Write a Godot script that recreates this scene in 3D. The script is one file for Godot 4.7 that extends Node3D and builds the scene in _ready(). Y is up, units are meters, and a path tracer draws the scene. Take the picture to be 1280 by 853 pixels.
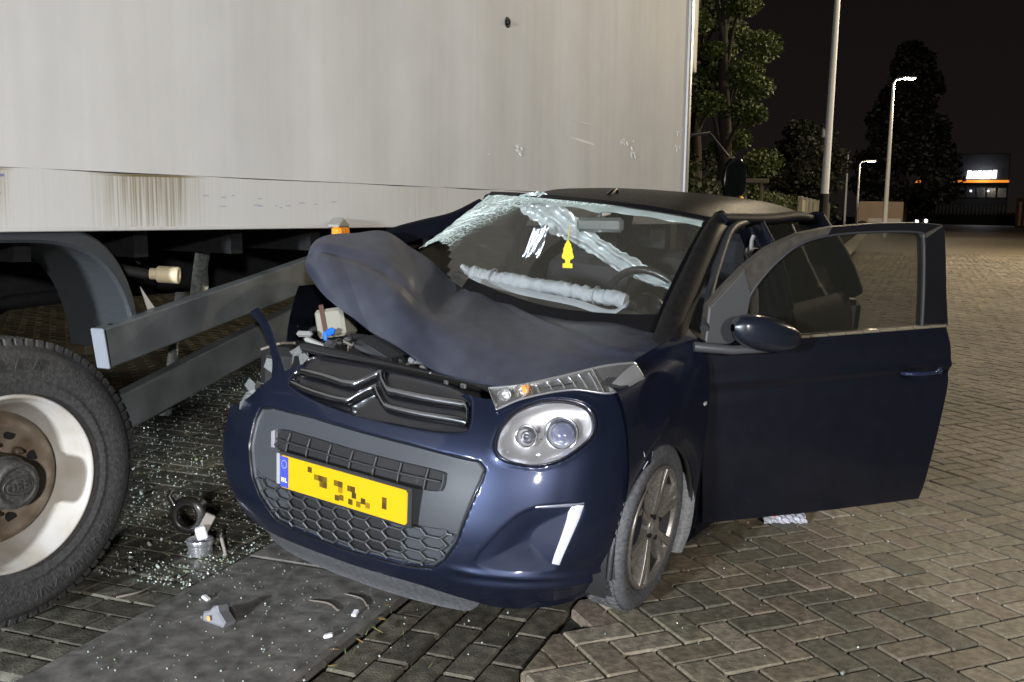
extends Node3D

# ---------------------------------------------------------------- mesh building
class MB:
	var v := PackedVector3Array()
	var uv := PackedVector2Array()
	var ix := PackedInt32Array()

	func pt(a: Vector3, t := Vector2.ZERO) -> int:
		v.append(a)
		uv.append(t)
		return v.size() - 1

	func tri(a: Vector3, b: Vector3, c: Vector3) -> void:
		ix.append(pt(a)); ix.append(pt(b)); ix.append(pt(c))

	func quad(a: Vector3, b: Vector3, c: Vector3, d: Vector3) -> void:
		var i := pt(a, Vector2(0, 0)); pt(b, Vector2(1, 0)); pt(c, Vector2(1, 1)); pt(d, Vector2(0, 1))
		for k in [0, 1, 2, 0, 2, 3]: ix.append(i + k)

	# rows of points that share vertices: smooth
	func grid(rows: Array, closed := false, flip := false, uvs := []) -> void:
		var n: int = rows[0].size()
		var base := v.size()
		for r in rows.size():
			for c in n:
				pt(rows[r][c], uvs[r][c] if uvs.size() else Vector2(float(c) / (n - 1), float(r) / maxi(1, rows.size() - 1)))
		for r in rows.size() - 1:
			for c in (n if closed else n - 1):
				var c2 := (c + 1) % n
				var a := base + r * n + c
				var b := base + r * n + c2
				var d := base + (r + 1) * n + c
				var e := base + (r + 1) * n + c2
				for k in ([a, d, b, b, d, e] if flip else [a, b, d, b, e, d]): ix.append(k)

	func box(c: Vector3, size: Vector3, b := Basis.IDENTITY, bev := 0.0) -> void:
		var h := size * 0.5
		bev = minf(bev, minf(h.x, minf(h.y, h.z)) * 0.9)
		var at := func(k: int, s: Array) -> Vector3:
			var o := Vector3.ZERO
			for j in 3: o[j] = s[j] * (h[j] - (0.0 if j == k else bev))
			return c + b * o
		for k in 3:
			var i := (k + 1) % 3
			var j := (k + 2) % 3
			for s in [-1, 1]:
				var q := []
				for e in [[-1, -1], [1, -1], [1, 1], [-1, 1]]:
					var g := [0, 0, 0]
					g[k] = s; g[i] = e[0]; g[j] = e[1]
					q.append(at.call(k, g))
				if s > 0: quad(q[3], q[2], q[1], q[0])
				else: quad(q[0], q[1], q[2], q[3])
			if bev <= 0.0: continue
			for si in [-1, 1]:
				for sj in [-1, 1]:
					var g1 := [0, 0, 0]
					var g2 := [0, 0, 0]
					g1[i] = si; g1[j] = sj; g1[k] = -1
					g2[i] = si; g2[j] = sj; g2[k] = 1
					if si * sj > 0: quad(at.call(i, g1), at.call(j, g1), at.call(j, g2), at.call(i, g2))
					else: quad(at.call(i, g2), at.call(j, g2), at.call(j, g1), at.call(i, g1))
		if bev > 0.0:
			for x in [-1, 1]:
				for y in [-1, 1]:
					for z in [-1, 1]:
						if x * y * z > 0: tri(at.call(0, [x, y, z]), at.call(2, [x, y, z]), at.call(1, [x, y, z]))
						else: tri(at.call(0, [x, y, z]), at.call(1, [x, y, z]), at.call(2, [x, y, z]))

	func tube(path: Array, r, sides := 8, cap := true, squash := 1.0) -> void:
		var rows := []
		var up := Vector3.UP
		for i in path.size():
			var t: Vector3 = (path[mini(i + 1, path.size() - 1)] - path[maxi(i - 1, 0)]).normalized()
			if absf(t.dot(up)) > 0.95: up = Vector3.RIGHT if absf(t.x) < 0.9 else Vector3.FORWARD
			var s := t.cross(up).normalized()
			var w := s.cross(t).normalized()
			up = w
			var ring := PackedVector3Array()
			var rad: float = r[i] if r is Array else r
			for k in sides:
				var a := TAU * k / sides
				ring.append(path[i] + s * cos(a) * rad + w * sin(a) * rad * squash)
			rows.append(ring)
		grid(rows, true)
		if cap:
			for e in [0, path.size() - 1]:
				for k in range(1, sides - 1):
					if e == 0: tri(rows[e][0], rows[e][k + 1], rows[e][k])
					else: tri(rows[e][0], rows[e][k], rows[e][k + 1])

	# profile of (radius, height along z); a repeated point makes a hard edge
	func lathe(prof: Array, xf: Transform3D, segs := 32) -> void:
		var rows := []
		for i in prof.size() + 1:
			if i == prof.size() or (i > 0 and prof[i] == prof[i - 1]):
				if rows.size() > 1: grid(rows, true)
				rows = []
			if i < prof.size():
				var ring := PackedVector3Array()
				for k in segs:
					var a := TAU * k / segs
					ring.append(xf * Vector3(cos(a) * prof[i].x, sin(a) * prof[i].x, prof[i].y))
				rows.append(ring)

	# polygon in the plane, pushed from z0 to z1, with a chamfer on the z1 side
	func prism(poly: PackedVector2Array, z0: float, z1: float, xf := Transform3D.IDENTITY, bev := 0.0) -> void:
		var n := poly.size()
		if Geometry2D.is_polygon_clockwise(poly): poly.reverse()
		var inner := poly.duplicate()
		if bev > 0.0:
			for i in n:
				var a := (poly[i] - poly[(i + n - 1) % n]).normalized()
				var b := (poly[(i + 1) % n] - poly[i]).normalized()
				var m := Vector2(-a.y - b.y, a.x + b.x)
				var l := m.length()
				if l > 0.3: inner[i] = poly[i] + m / l * bev * minf(2.0, 2.0 / l)
		var ids := Geometry2D.triangulate_polygon(inner)
		for i in range(0, ids.size(), 3):
			var p := [inner[ids[i]], inner[ids[i + 1]], inner[ids[i + 2]]]
			tri(xf * Vector3(p[0].x, p[0].y, z1), xf * Vector3(p[2].x, p[2].y, z1), xf * Vector3(p[1].x, p[1].y, z1))
			tri(xf * Vector3(p[0].x, p[0].y, z0), xf * Vector3(p[1].x, p[1].y, z0), xf * Vector3(p[2].x, p[2].y, z0))
		var zb := z1 - bev * signf(z1 - z0)
		for i in n:
			var j := (i + 1) % n
			quad(xf * Vector3(poly[i].x, poly[i].y, z0), xf * Vector3(poly[i].x, poly[i].y, zb), xf * Vector3(poly[j].x, poly[j].y, zb), xf * Vector3(poly[j].x, poly[j].y, z0))
			if bev > 0.0:
				quad(xf * Vector3(poly[i].x, poly[i].y, zb), xf * Vector3(inner[i].x, inner[i].y, z1), xf * Vector3(inner[j].x, inner[j].y, z1), xf * Vector3(poly[j].x, poly[j].y, zb))

	# a sheet of metal with thickness t
	func sheet(rows: Array, t: float, uvs := []) -> void:
		var nr := rows.size()
		var nc: int = rows[0].size()
		var low := []
		for r in nr:
			var line := PackedVector3Array()
			for c in nc:
				var du: Vector3 = rows[r][mini(c + 1, nc - 1)] - rows[r][maxi(c - 1, 0)]
				var dv: Vector3 = rows[mini(r + 1, nr - 1)][c] - rows[maxi(r - 1, 0)][c]
				line.append(rows[r][c] + dv.cross(du).normalized() * -t)
			low.append(line)
		grid(rows, false, false, uvs)
		grid(low, false, true, uvs)
		for r in nr - 1:
			quad(rows[r][0], rows[r + 1][0], low[r + 1][0], low[r][0])
			quad(rows[r + 1][nc - 1], rows[r][nc - 1], low[r][nc - 1], low[r + 1][nc - 1])
		for c in nc - 1:
			quad(rows[0][c + 1], rows[0][c], low[0][c], low[0][c + 1])
			quad(rows[nr - 1][c], rows[nr - 1][c + 1], low[nr - 1][c + 1], low[nr - 1][c])

	func mesh() -> ArrayMesh:
		var n := PackedVector3Array()
		n.resize(v.size())
		for i in range(0, ix.size(), 3):
			var a := v[ix[i]]
			var f := (v[ix[i + 2]] - a).cross(v[ix[i + 1]] - a)
			for k in 3: n[ix[i + k]] += f
		for i in n.size(): n[i] = n[i].normalized() if n[i].length_squared() > 1e-20 else Vector3.UP
		var arr := []
		arr.resize(Mesh.ARRAY_MAX)
		arr[Mesh.ARRAY_VERTEX] = v
		arr[Mesh.ARRAY_NORMAL] = n
		arr[Mesh.ARRAY_TEX_UV] = uv
		arr[Mesh.ARRAY_INDEX] = ix
		var m := ArrayMesh.new()
		m.add_surface_from_arrays(Mesh.PRIMITIVE_TRIANGLES, arr)
		return m

func V(x: float, y: float, z: float) -> Vector3: return Vector3(x, y, z)
func W(x: float, y: float) -> Vector2: return Vector2(x, y)

func crv(p: Array, t: float):
	# Catmull-Rom through p, t from 0 to 1
	var f := clampf(t, 0, 1) * (p.size() - 1)
	var i := mini(int(f), p.size() - 2)
	var u := f - i
	var a = p[maxi(i - 1, 0)] if i > 0 else p[0] * 2.0 - p[1]
	var d = p[i + 2] if i + 2 < p.size() else p[i + 1] * 2.0 - p[i]
	var b = p[i]
	var c = p[i + 1]
	return (b * 2.0 + (c - a) * u + (a * 2.0 - b * 5.0 + c * 4.0 - d) * u * u + (b * 3.0 - a - c * 3.0 + d) * u * u * u) * 0.5

func line3(p: Array, n: int) -> Array:
	var o := []
	for i in n + 1: o.append(crv(p, float(i) / n))
	return o

func surf(ctrl: Array, nu: int, nv: int) -> Array:
	var rows := []
	for j in nv + 1:
		var col := []
		for c in ctrl[0].size():
			var run := []
			for r in ctrl.size(): run.append(ctrl[r][c])
			col.append(crv(run, float(j) / nv))
		var line := PackedVector3Array()
		for i in nu + 1: line.append(crv(col, float(i) / nu))
		rows.append(line)
	return rows

func loop2(p: Array, n: int) -> PackedVector2Array:
	# closed smooth outline
	var o := PackedVector2Array()
	var m := p.size()
	for i in n:
		var f := float(i) / n * m
		var k := int(f)
		var u := f - k
		var a: Vector2 = p[(k + m - 1) % m]
		var b: Vector2 = p[k % m]
		var c: Vector2 = p[(k + 1) % m]
		var d: Vector2 = p[(k + 2) % m]
		o.append(0.5 * (b * 2.0 + (c - a) * u + (a * 2.0 - b * 5.0 + c * 4.0 - d) * u * u + (b * 3.0 - a - c * 3.0 + d) * u * u * u))
	return o

# straight outline with evenly inserted points, corners kept
func edge2(p: Array, step: float) -> PackedVector2Array:
	var o := PackedVector2Array()
	for i in p.size():
		var a: Vector2 = p[i]
		var b: Vector2 = p[(i + 1) % p.size()]
		var n := maxi(1, int(ceil(a.distance_to(b) / step)))
		for k in n: o.append(a.lerp(b, float(k) / n))
	return o

# ---------------------------------------------------------------- nodes
var used := {}
func numbered(called: String) -> String:
	used[called] = used.get(called, 0) + 1
	return called if used[called] == 1 else "%s_%03d" % [called, used[called] - 1]

func thing(called: String, label: String, category: String, xf := Transform3D.IDENTITY, group := "") -> Node3D:
	var o := Node3D.new()
	o.name = numbered(called)
	add_child(o)
	o.transform = xf
	tag(o, label, category, group)
	return o

func tag(o: Node, label: String, category: String, group := "") -> Node:
	o.set_meta("label", label)
	o.set_meta("category", category)
	if group: o.set_meta("group", group)
	return o

func obj(called: String, mb: MB, m: Material, parent: Node = null, label := "") -> MeshInstance3D:
	return inst(called, mb.mesh(), m, parent, label)

var part_names := {}
func inst(called: String, mesh: Mesh, m: Material, parent: Node = null, label := "") -> MeshInstance3D:
	var o := MeshInstance3D.new()
	o.mesh = mesh
	o.material_override = m
	if parent == null:
		o.name = numbered(called)
		add_child(o)
	else:
		var key := str(parent.get_instance_id()) + called
		part_names[key] = part_names.get(key, 0) + 1
		o.name = called if part_names[key] == 1 else "%s_%03d" % [called, part_names[key] - 1]
		parent.add_child(o)
	if label: o.set_meta("label", label)
	return o

func sub(called: String, parent: Node, xf := Transform3D.IDENTITY) -> Node3D:
	var o := Node3D.new()
	var key := str(parent.get_instance_id()) + called
	part_names[key] = part_names.get(key, 0) + 1
	o.name = called if part_names[key] == 1 else "%s_%03d" % [called, part_names[key] - 1]
	parent.add_child(o)
	o.transform = xf
	return o

func structure(o: Node) -> Node:
	o.set_meta("kind", "structure")
	return o

# ---------------------------------------------------------------- materials
var noises := {}
func ntex(freq: float, sd: int, lo: Color, hi: Color, kind := 0, oct := 4, mid := -1.0) -> NoiseTexture2D:
	var key := str([freq, sd, lo, hi, kind, oct, mid])
	if noises.has(key): return noises[key]
	var f := FastNoiseLite.new()
	f.seed = sd
	f.frequency = freq
	f.fractal_octaves = oct
	if kind == 1:
		f.noise_type = FastNoiseLite.TYPE_CELLULAR
		f.cellular_return_type = FastNoiseLite.RETURN_DISTANCE2_SUB
		f.fractal_type = FastNoiseLite.FRACTAL_NONE
	var t := NoiseTexture2D.new()
	t.width = 512
	t.height = 512
	t.seamless = true
	t.noise = f
	var g := Gradient.new()
	g.set_color(0, lo)
	g.set_color(1, hi)
	if mid > 0.0:
		g.set_offset(0, maxf(0.0, mid - 0.12))
		g.set_offset(1, minf(1.0, mid + 0.12))
	t.color_ramp = g
	noises[key] = t
	return t

func nnorm(freq: float, sd: int, strength := 4.0) -> NoiseTexture2D:
	var key := str(["n", freq, sd, strength])
	if noises.has(key): return noises[key]
	var f := FastNoiseLite.new()
	f.seed = sd
	f.frequency = freq
	f.fractal_octaves = 4
	var t := NoiseTexture2D.new()
	t.width = 512
	t.height = 512
	t.seamless = true
	t.as_normal_map = true
	t.bump_strength = strength
	t.noise = f
	noises[key] = t
	return t

func mat(r: float, g: float, b: float, rough := 0.6, metal := 0.0, o := {}) -> StandardMaterial3D:
	var m := StandardMaterial3D.new()
	m.albedo_color = Color(r, g, b).linear_to_srgb()
	m.roughness = rough
	m.metallic = metal
	m.cull_mode = BaseMaterial3D.CULL_DISABLED
	if o.has("tex"):
		m.albedo_texture = o.tex
		m.texture_filter = BaseMaterial3D.TEXTURE_FILTER_LINEAR_WITH_MIPMAPS
	if o.has("nrm"):
		m.normal_enabled = true
		m.normal_texture = o.nrm
		m.normal_scale = o.get("ns", 0.5)
	if o.has("rtex"):
		m.roughness_texture = o.rtex
	if o.has("scale"):
		m.uv1_triplanar = true
		m.uv1_world_triplanar = o.get("world", false)
		var s = o.scale
		m.uv1_scale = s if s is Vector3 else Vector3.ONE * float(s)
	elif o.has("uvs"):
		m.uv1_scale = o.uvs
	if o.has("coat"):
		m.clearcoat_enabled = true
		m.clearcoat = o.coat
		m.clearcoat_roughness = o.get("coatr", 0.05)
	if o.has("alpha"):
		m.transparency = BaseMaterial3D.TRANSPARENCY_ALPHA
		m.albedo_color.a = o.alpha
	if o.has("emit"):
		m.emission_enabled = true
		m.emission = m.albedo_color
		m.emission_energy_multiplier = o.emit
	if o.has("back"):
		m.backlight_enabled = true
		m.backlight = Color(o.back, o.back, o.back)
	if o.has("spec"): m.metallic_specular = o.spec
	return m

func grey(x: float) -> Color: return Color(x, x, x)
func look(at: Vector3, towards: Vector3, up := Vector3.UP) -> Transform3D:
	# local z runs along «towards»
	var z := towards.normalized()
	if absf(z.dot(up)) > 0.98: up = Vector3.FORWARD
	var x := up.cross(z).normalized()
	return Transform3D(Basis(x, z.cross(x), z), at)

# ---------------------------------------------------------------- the place
const CAMERA_AT := Vector3(0, 1.32, 0)
const PITCH := 0.132417
const ROLL := 0.012217
const FOCAL := 1220.0          # in pixels of a 1280 x 853 picture
const ROAD_YAW := 0.3578       # the road runs this far right of straight ahead
const ROAD_AT := Vector3(0.012, 0, -2.607)
var e1 := Vector3(sin(ROAD_YAW), 0, -cos(ROAD_YAW))
var e2 := Vector3(cos(ROAD_YAW), 0, sin(ROAD_YAW))
var eye: Transform3D
const CAR_AT := Vector3(-0.547, 0.0188, -2.971)
var car_xf := Transform3D(Basis(Vector3.UP, deg_to_rad(-31.7)) * Basis(Vector3.BACK, deg_to_rad(-4.0)), CAR_AT)
const TRAILER_AT := Vector3(-1.585, 0, -2.895)
var trailer_xf := Transform3D(Basis(Vector3(0.5210, 0, -0.8536), Vector3.UP, Vector3(0.8536, 0, 0.5210)), TRAILER_AT)
var rng := RandomNumberGenerator.new()

func road(p: float, q: float, y := 0.0) -> Vector3: return ROAD_AT + e1 * p + e2 * q + Vector3(0, y, 0)
func road_pq(w: Vector3) -> Vector2:
	var d := w - ROAD_AT
	return Vector2(d.dot(e1), d.dot(e2))
func seen(w: Vector3, margin := 0.0) -> float:
	# camera depth of a point if it lies within the field of view, else -1: only says what is worth building
	var c := eye.affine_inverse() * w
	if c.z > -0.3: return -1.0
	var x := c.x / -c.z * FOCAL
	var y := c.y / -c.z * FOCAL
	return -c.z if absf(x) < 640 + margin and absf(y) < 430 + margin else -1.0

func _ready() -> void:
	rng.seed = 7
	var cam := Camera3D.new()
	cam.name = "camera"
	eye = Transform3D(Basis(Vector3.RIGHT, -PITCH) * Basis(Vector3.BACK, ROLL), CAMERA_AT)
	cam.transform = eye
	cam.fov = rad_to_deg(2.0 * atan(426.5 / FOCAL))
	cam.near = 0.05
	cam.far = 2000.0
	add_child(cam)
	cam.current = true
	var we := WorldEnvironment.new()
	we.name = "world_environment"
	var env := Environment.new()
	env.background_mode = Environment.BG_SKY
	var sm := ProceduralSkyMaterial.new()
	sm.sky_top_color = Color(0.0050, 0.0042, 0.0040).linear_to_srgb()
	sm.sky_horizon_color = Color(0.0100, 0.0076, 0.0074).linear_to_srgb()
	sm.sky_curve = 0.12
	sm.ground_bottom_color = Color(0.003, 0.003, 0.003).linear_to_srgb()
	sm.ground_horizon_color = Color(0.0105, 0.0085, 0.0085).linear_to_srgb()
	var sky := Sky.new()
	sky.sky_material = sm
	env.sky = sky
	env.ambient_light_source = Environment.AMBIENT_SOURCE_SKY
	env.tonemap_mode = Environment.TONE_MAPPER_LINEAR
	env.tonemap_exposure = 1.0
	env.sdfgi_enabled = true
	env.ssao_enabled = true
	env.ssil_enabled = true
	we.environment = env
	add_child(we)
	work_light("black work light on a tripod standing behind the photographer on the left", Vector3(-4.3, 0, 4.3), 1.85, Vector3(-0.6, 0.7, -3.2), 118.0, Color(0.94, 0.97, 1.0))
	work_light("black work light on a tripod standing straight behind the photographer", Vector3(1.9, 0, 8.0), 3.0, Vector3(0.2, 0.7, -3.2), 108.0, Color(1.0, 0.985, 0.965))
	build_materials()
	build_ground()
	build_trailer()
	build_cab()
	build_car()
	build_debris()
	build_background()

# the accident is lit by two work lights on tripods behind the camera
const LAMP_SIZE := 0.30
func work_light(label: String, at: Vector3, height: float, aim: Vector3, energy: float, tint: Color) -> void:
	var t := thing("work_light", label, "work light", Transform3D(Basis.IDENTITY, at))
	var dark := mat(0.03, 0.03, 0.03, 0.5)
	for k in 3:
		var mb := MB.new()
		var a := TAU * k / 3.0
		mb.tube([V(0, 0.75, 0), V(cos(a) * 0.45, 0.0, sin(a) * 0.45)], 0.014, 8)
		obj("leg", mb, dark, t)
	var pole := MB.new()
	pole.tube([V(0, 0.6, 0), V(0, height - 0.12, 0)], 0.016, 8)
	obj("pole", pole, dark, t)
	var xf := look(V(0, height, 0), aim - at - V(0, height, 0))
	var head := MB.new()
	head.box(xf * V(0, 0, -0.06), V(LAMP_SIZE * 1.7, LAMP_SIZE * 1.3, 0.06), xf.basis, 0.012)
	obj("lamp_head", head, dark, t)
	var face := MB.new()
	face.box(xf * V(0, 0, -0.024), V(LAMP_SIZE * 1.55, LAMP_SIZE * 1.15, 0.006), xf.basis, 0.002)
	obj("lamp_glass", face, mat(0.9, 0.95, 1.0, 0.4, 0.0, {"emit": 6.0}), t)
	var l := OmniLight3D.new()
	l.name = "lamp_light"
	l.position = xf * V(0, 0, 0.06)
	l.light_color = tint
	l.light_energy = energy
	l.light_size = LAMP_SIZE * 0.8
	l.omni_range = 60.0
	l.omni_attenuation = 2.0
	l.shadow_enabled = true
	t.add_child(l)

var M := {}
func build_materials() -> void:
	var grain := ntex(0.02, 3, grey(0.62), grey(1.0))
	var coarse := ntex(0.008, 5, grey(0.55), grey(1.0))
	var fine_n := nnorm(0.06, 9, 6.0)
	M.brick = []
	for k in 7:
		var t: float = [0.8, 1.0, 1.2, 0.9, 1.1, 0.72, 1.0][k]
		var c: Array = [[.135, .117, .088], [.14, .12, .093], [.15, .132, .105], [.14, .118, .09], [.13, .118, .088], [.11, .102, .08], [.145, .118, .096]][k]
		M.brick.append(mat(c[0] * t * 2.1, c[1] * t * 2.05, c[2] * t * 1.95, 0.58, 0, {"tex": grain, "nrm": fine_n, "ns": 0.22, "scale": 2.3, "world": true}))
	M.brick_mass = mat(1, 1, 1, 0.58, 0, {"tex": grain, "nrm": fine_n, "ns": 0.22, "scale": 2.3, "world": true})
	M.brick_mass.vertex_color_use_as_albedo = true
	M.wet_brick = []
	for k in 5:
		var t: float = [0.75, 1.0, 1.25, 0.85, 1.1][k]
		M.wet_brick.append(mat(.165 * t, .157 * t, .125 * t, 0.5, 0, {"tex": coarse, "nrm": fine_n, "ns": 0.4, "scale": 2.7, "world": true}))
	M.gutter_brick = []
	for k in 5:
		var t: float = [0.7, 1.0, 1.2, 0.85, 1.05][k]
		M.gutter_brick.append(mat(.155 * t, .138 * t, .105 * t, 0.6, 0, {"tex": coarse, "nrm": fine_n, "ns": 0.5, "scale": 3.1, "world": true}))
	M.joint = mat(.035, .032, .022, 0.95, 0, {"tex": grain, "scale": 4.0, "world": true})
	M.slab = mat(.215, .205, .19, 0.8, 0, {"tex": ntex(0.006, 12, grey(0.55), grey(1.0), 0, 7), "nrm": nnorm(0.35, 21, 8.0), "ns": 0.5, "scale": 3.1, "world": true})
	M.far_road = mat(.25, .215, .16, 0.58, 0, {"tex": ntex(0.02, 31, grey(0.6), grey(1.0)), "scale": V(0.5, 0.5, 0.5), "world": true})
	M.soil = mat(.02, .022, .012, 0.95, 0, {"tex": grain, "scale": 0.6, "world": true})
	M.tyre = mat(.065, .065, .066, 0.72, 0, {"tex": ntex(0.03, 8, grey(0.6), grey(1.0)), "nrm": fine_n, "ns": 0.3, "scale": 3.0})
	M.dark_metal = mat(.012, .013, .015, 0.6, 0.3, {"tex": grain, "scale": 3.0})
	M.black = mat(.006, .006, .007, 0.75)
	M.black_gloss = mat(.006, .006, .008, 0.28, 0, {"coat": 0.6, "coatr": 0.08})
	M.plastic = mat(.02, .021, .023, 0.55, 0, {"nrm": nnorm(0.2, 44, 3.0), "ns": 0.3, "scale": 6.0})
	M.chrome = mat(.72, .73, .75, 0.16, 1.0)
	M.steel = mat(.45, .46, .48, 0.4, 0.9, {"tex": grain, "scale": 4.0})
	M.glass = mat(.80, .76, .62, 0.03, 0, {"alpha": 0.032})
	M.dark_glass = mat(.015, .016, .016, 0.04, 0, {"alpha": 0.7})

# ---------------------------------------------------------------- ground
func brick_mesh(l: float, w: float, h: float, sd: int) -> ArrayMesh:
	var mb := MB.new()
	var r := RandomNumberGenerator.new()
	r.seed = sd
	mb.box(V(0, -h * 0.5, 0), V(l, h, w), Basis.IDENTITY, 0.006)
	for i in mb.v.size():
		var k := mb.v[i].snapped(V(0.02, 0.02, 0.02))
		mb.v[i] += V(sin(k.x * 91 + sd), sin(k.z * 77 + sd * 3) * 0.5, sin(k.x * 53 + k.z * 31 + sd)) * 0.0012
	return mb.mesh()

func lay(parent: Node, spots: Array, mats: Array, meshes: Array, mass_mat: Material, keep: int, tones: Array) -> void:
	# spots: [transform, depth in view or -1, custom mesh or null]
	spots.sort_custom(func(a, b): return (a[1] if a[1] > 0 else 1e6 + a[0].origin.length()) < (b[1] if b[1] > 0 else 1e6 + b[0].origin.length()))
	var rest := []
	var stain := FastNoiseLite.new()
	stain.seed = 9
	stain.frequency = 0.55
	stain.fractal_octaves = 3
	for i in spots.size():
		var s: Array = spots[i]
		if s[2] != null or (i < keep and s[1] > 0):
			var o := inst("brick", s[2] if s[2] != null else meshes[rng.randi() % meshes.size()], mats[pick(stain.get_noise_2d(s[0].origin.x, s[0].origin.z), mats.size())], parent)
			o.transform = s[0]
		else:
			rest.append(s[0])
	if rest.is_empty(): return
	var mm := MultiMesh.new()
	mm.transform_format = MultiMesh.TRANSFORM_3D
	mm.use_colors = true
	mm.mesh = meshes[0]
	mm.instance_count = rest.size()
	for i in rest.size():
		mm.set_instance_transform(i, rest[i])
		var c: Color = tones[rng.randi() % tones.size()]
		var t := rng.randf_range(0.82, 1.15) * clampf(1.0 - 0.55 * stain.get_noise_2d(rest[i].origin.x, rest[i].origin.z), 0.6, 1.25)
		mm.set_instance_color(i, Color(c.r * t, c.g * t, c.b * t))
	var mi := MultiMeshInstance3D.new()
	mi.multimesh = mm
	mi.material_override = mass_mat
	mi.name = "distant_bricks"
	mi.set_meta("kind", "stuff")
	parent.add_child(mi)

# darker bricks gather where the ground is stained
func pick(n: float, count: int) -> int:
	if count < 7 or absf(n) < 0.12: return rng.randi() % count
	return [5, 0, 5, 3][rng.randi() % 4] if n > 0 else [2, 4, 6, 1][rng.randi() % 4]

func wobble(tilt := 0.008, drop := 0.0025) -> Transform3D:
	return Transform3D(Basis(Vector3.RIGHT, rng.randf_range(-tilt, tilt)) * Basis(Vector3.BACK, rng.randf_range(-tilt, tilt)) * Basis(Vector3.UP, rng.randf_range(-0.012, 0.012)), V(0, rng.randf_range(-drop, drop), 0))

func strip_sheet(p0: float, p1: float, q0: float, q1: float, y: float, n := 1) -> MB:
	var mb := MB.new()
	var rows := []
	for i in n + 1:
		var p := lerpf(p0, p1, float(i) / n)
		rows.append(PackedVector3Array([road(p, q0, y), road(p, q1, y)]))
	mb.grid(rows)
	return mb

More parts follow.
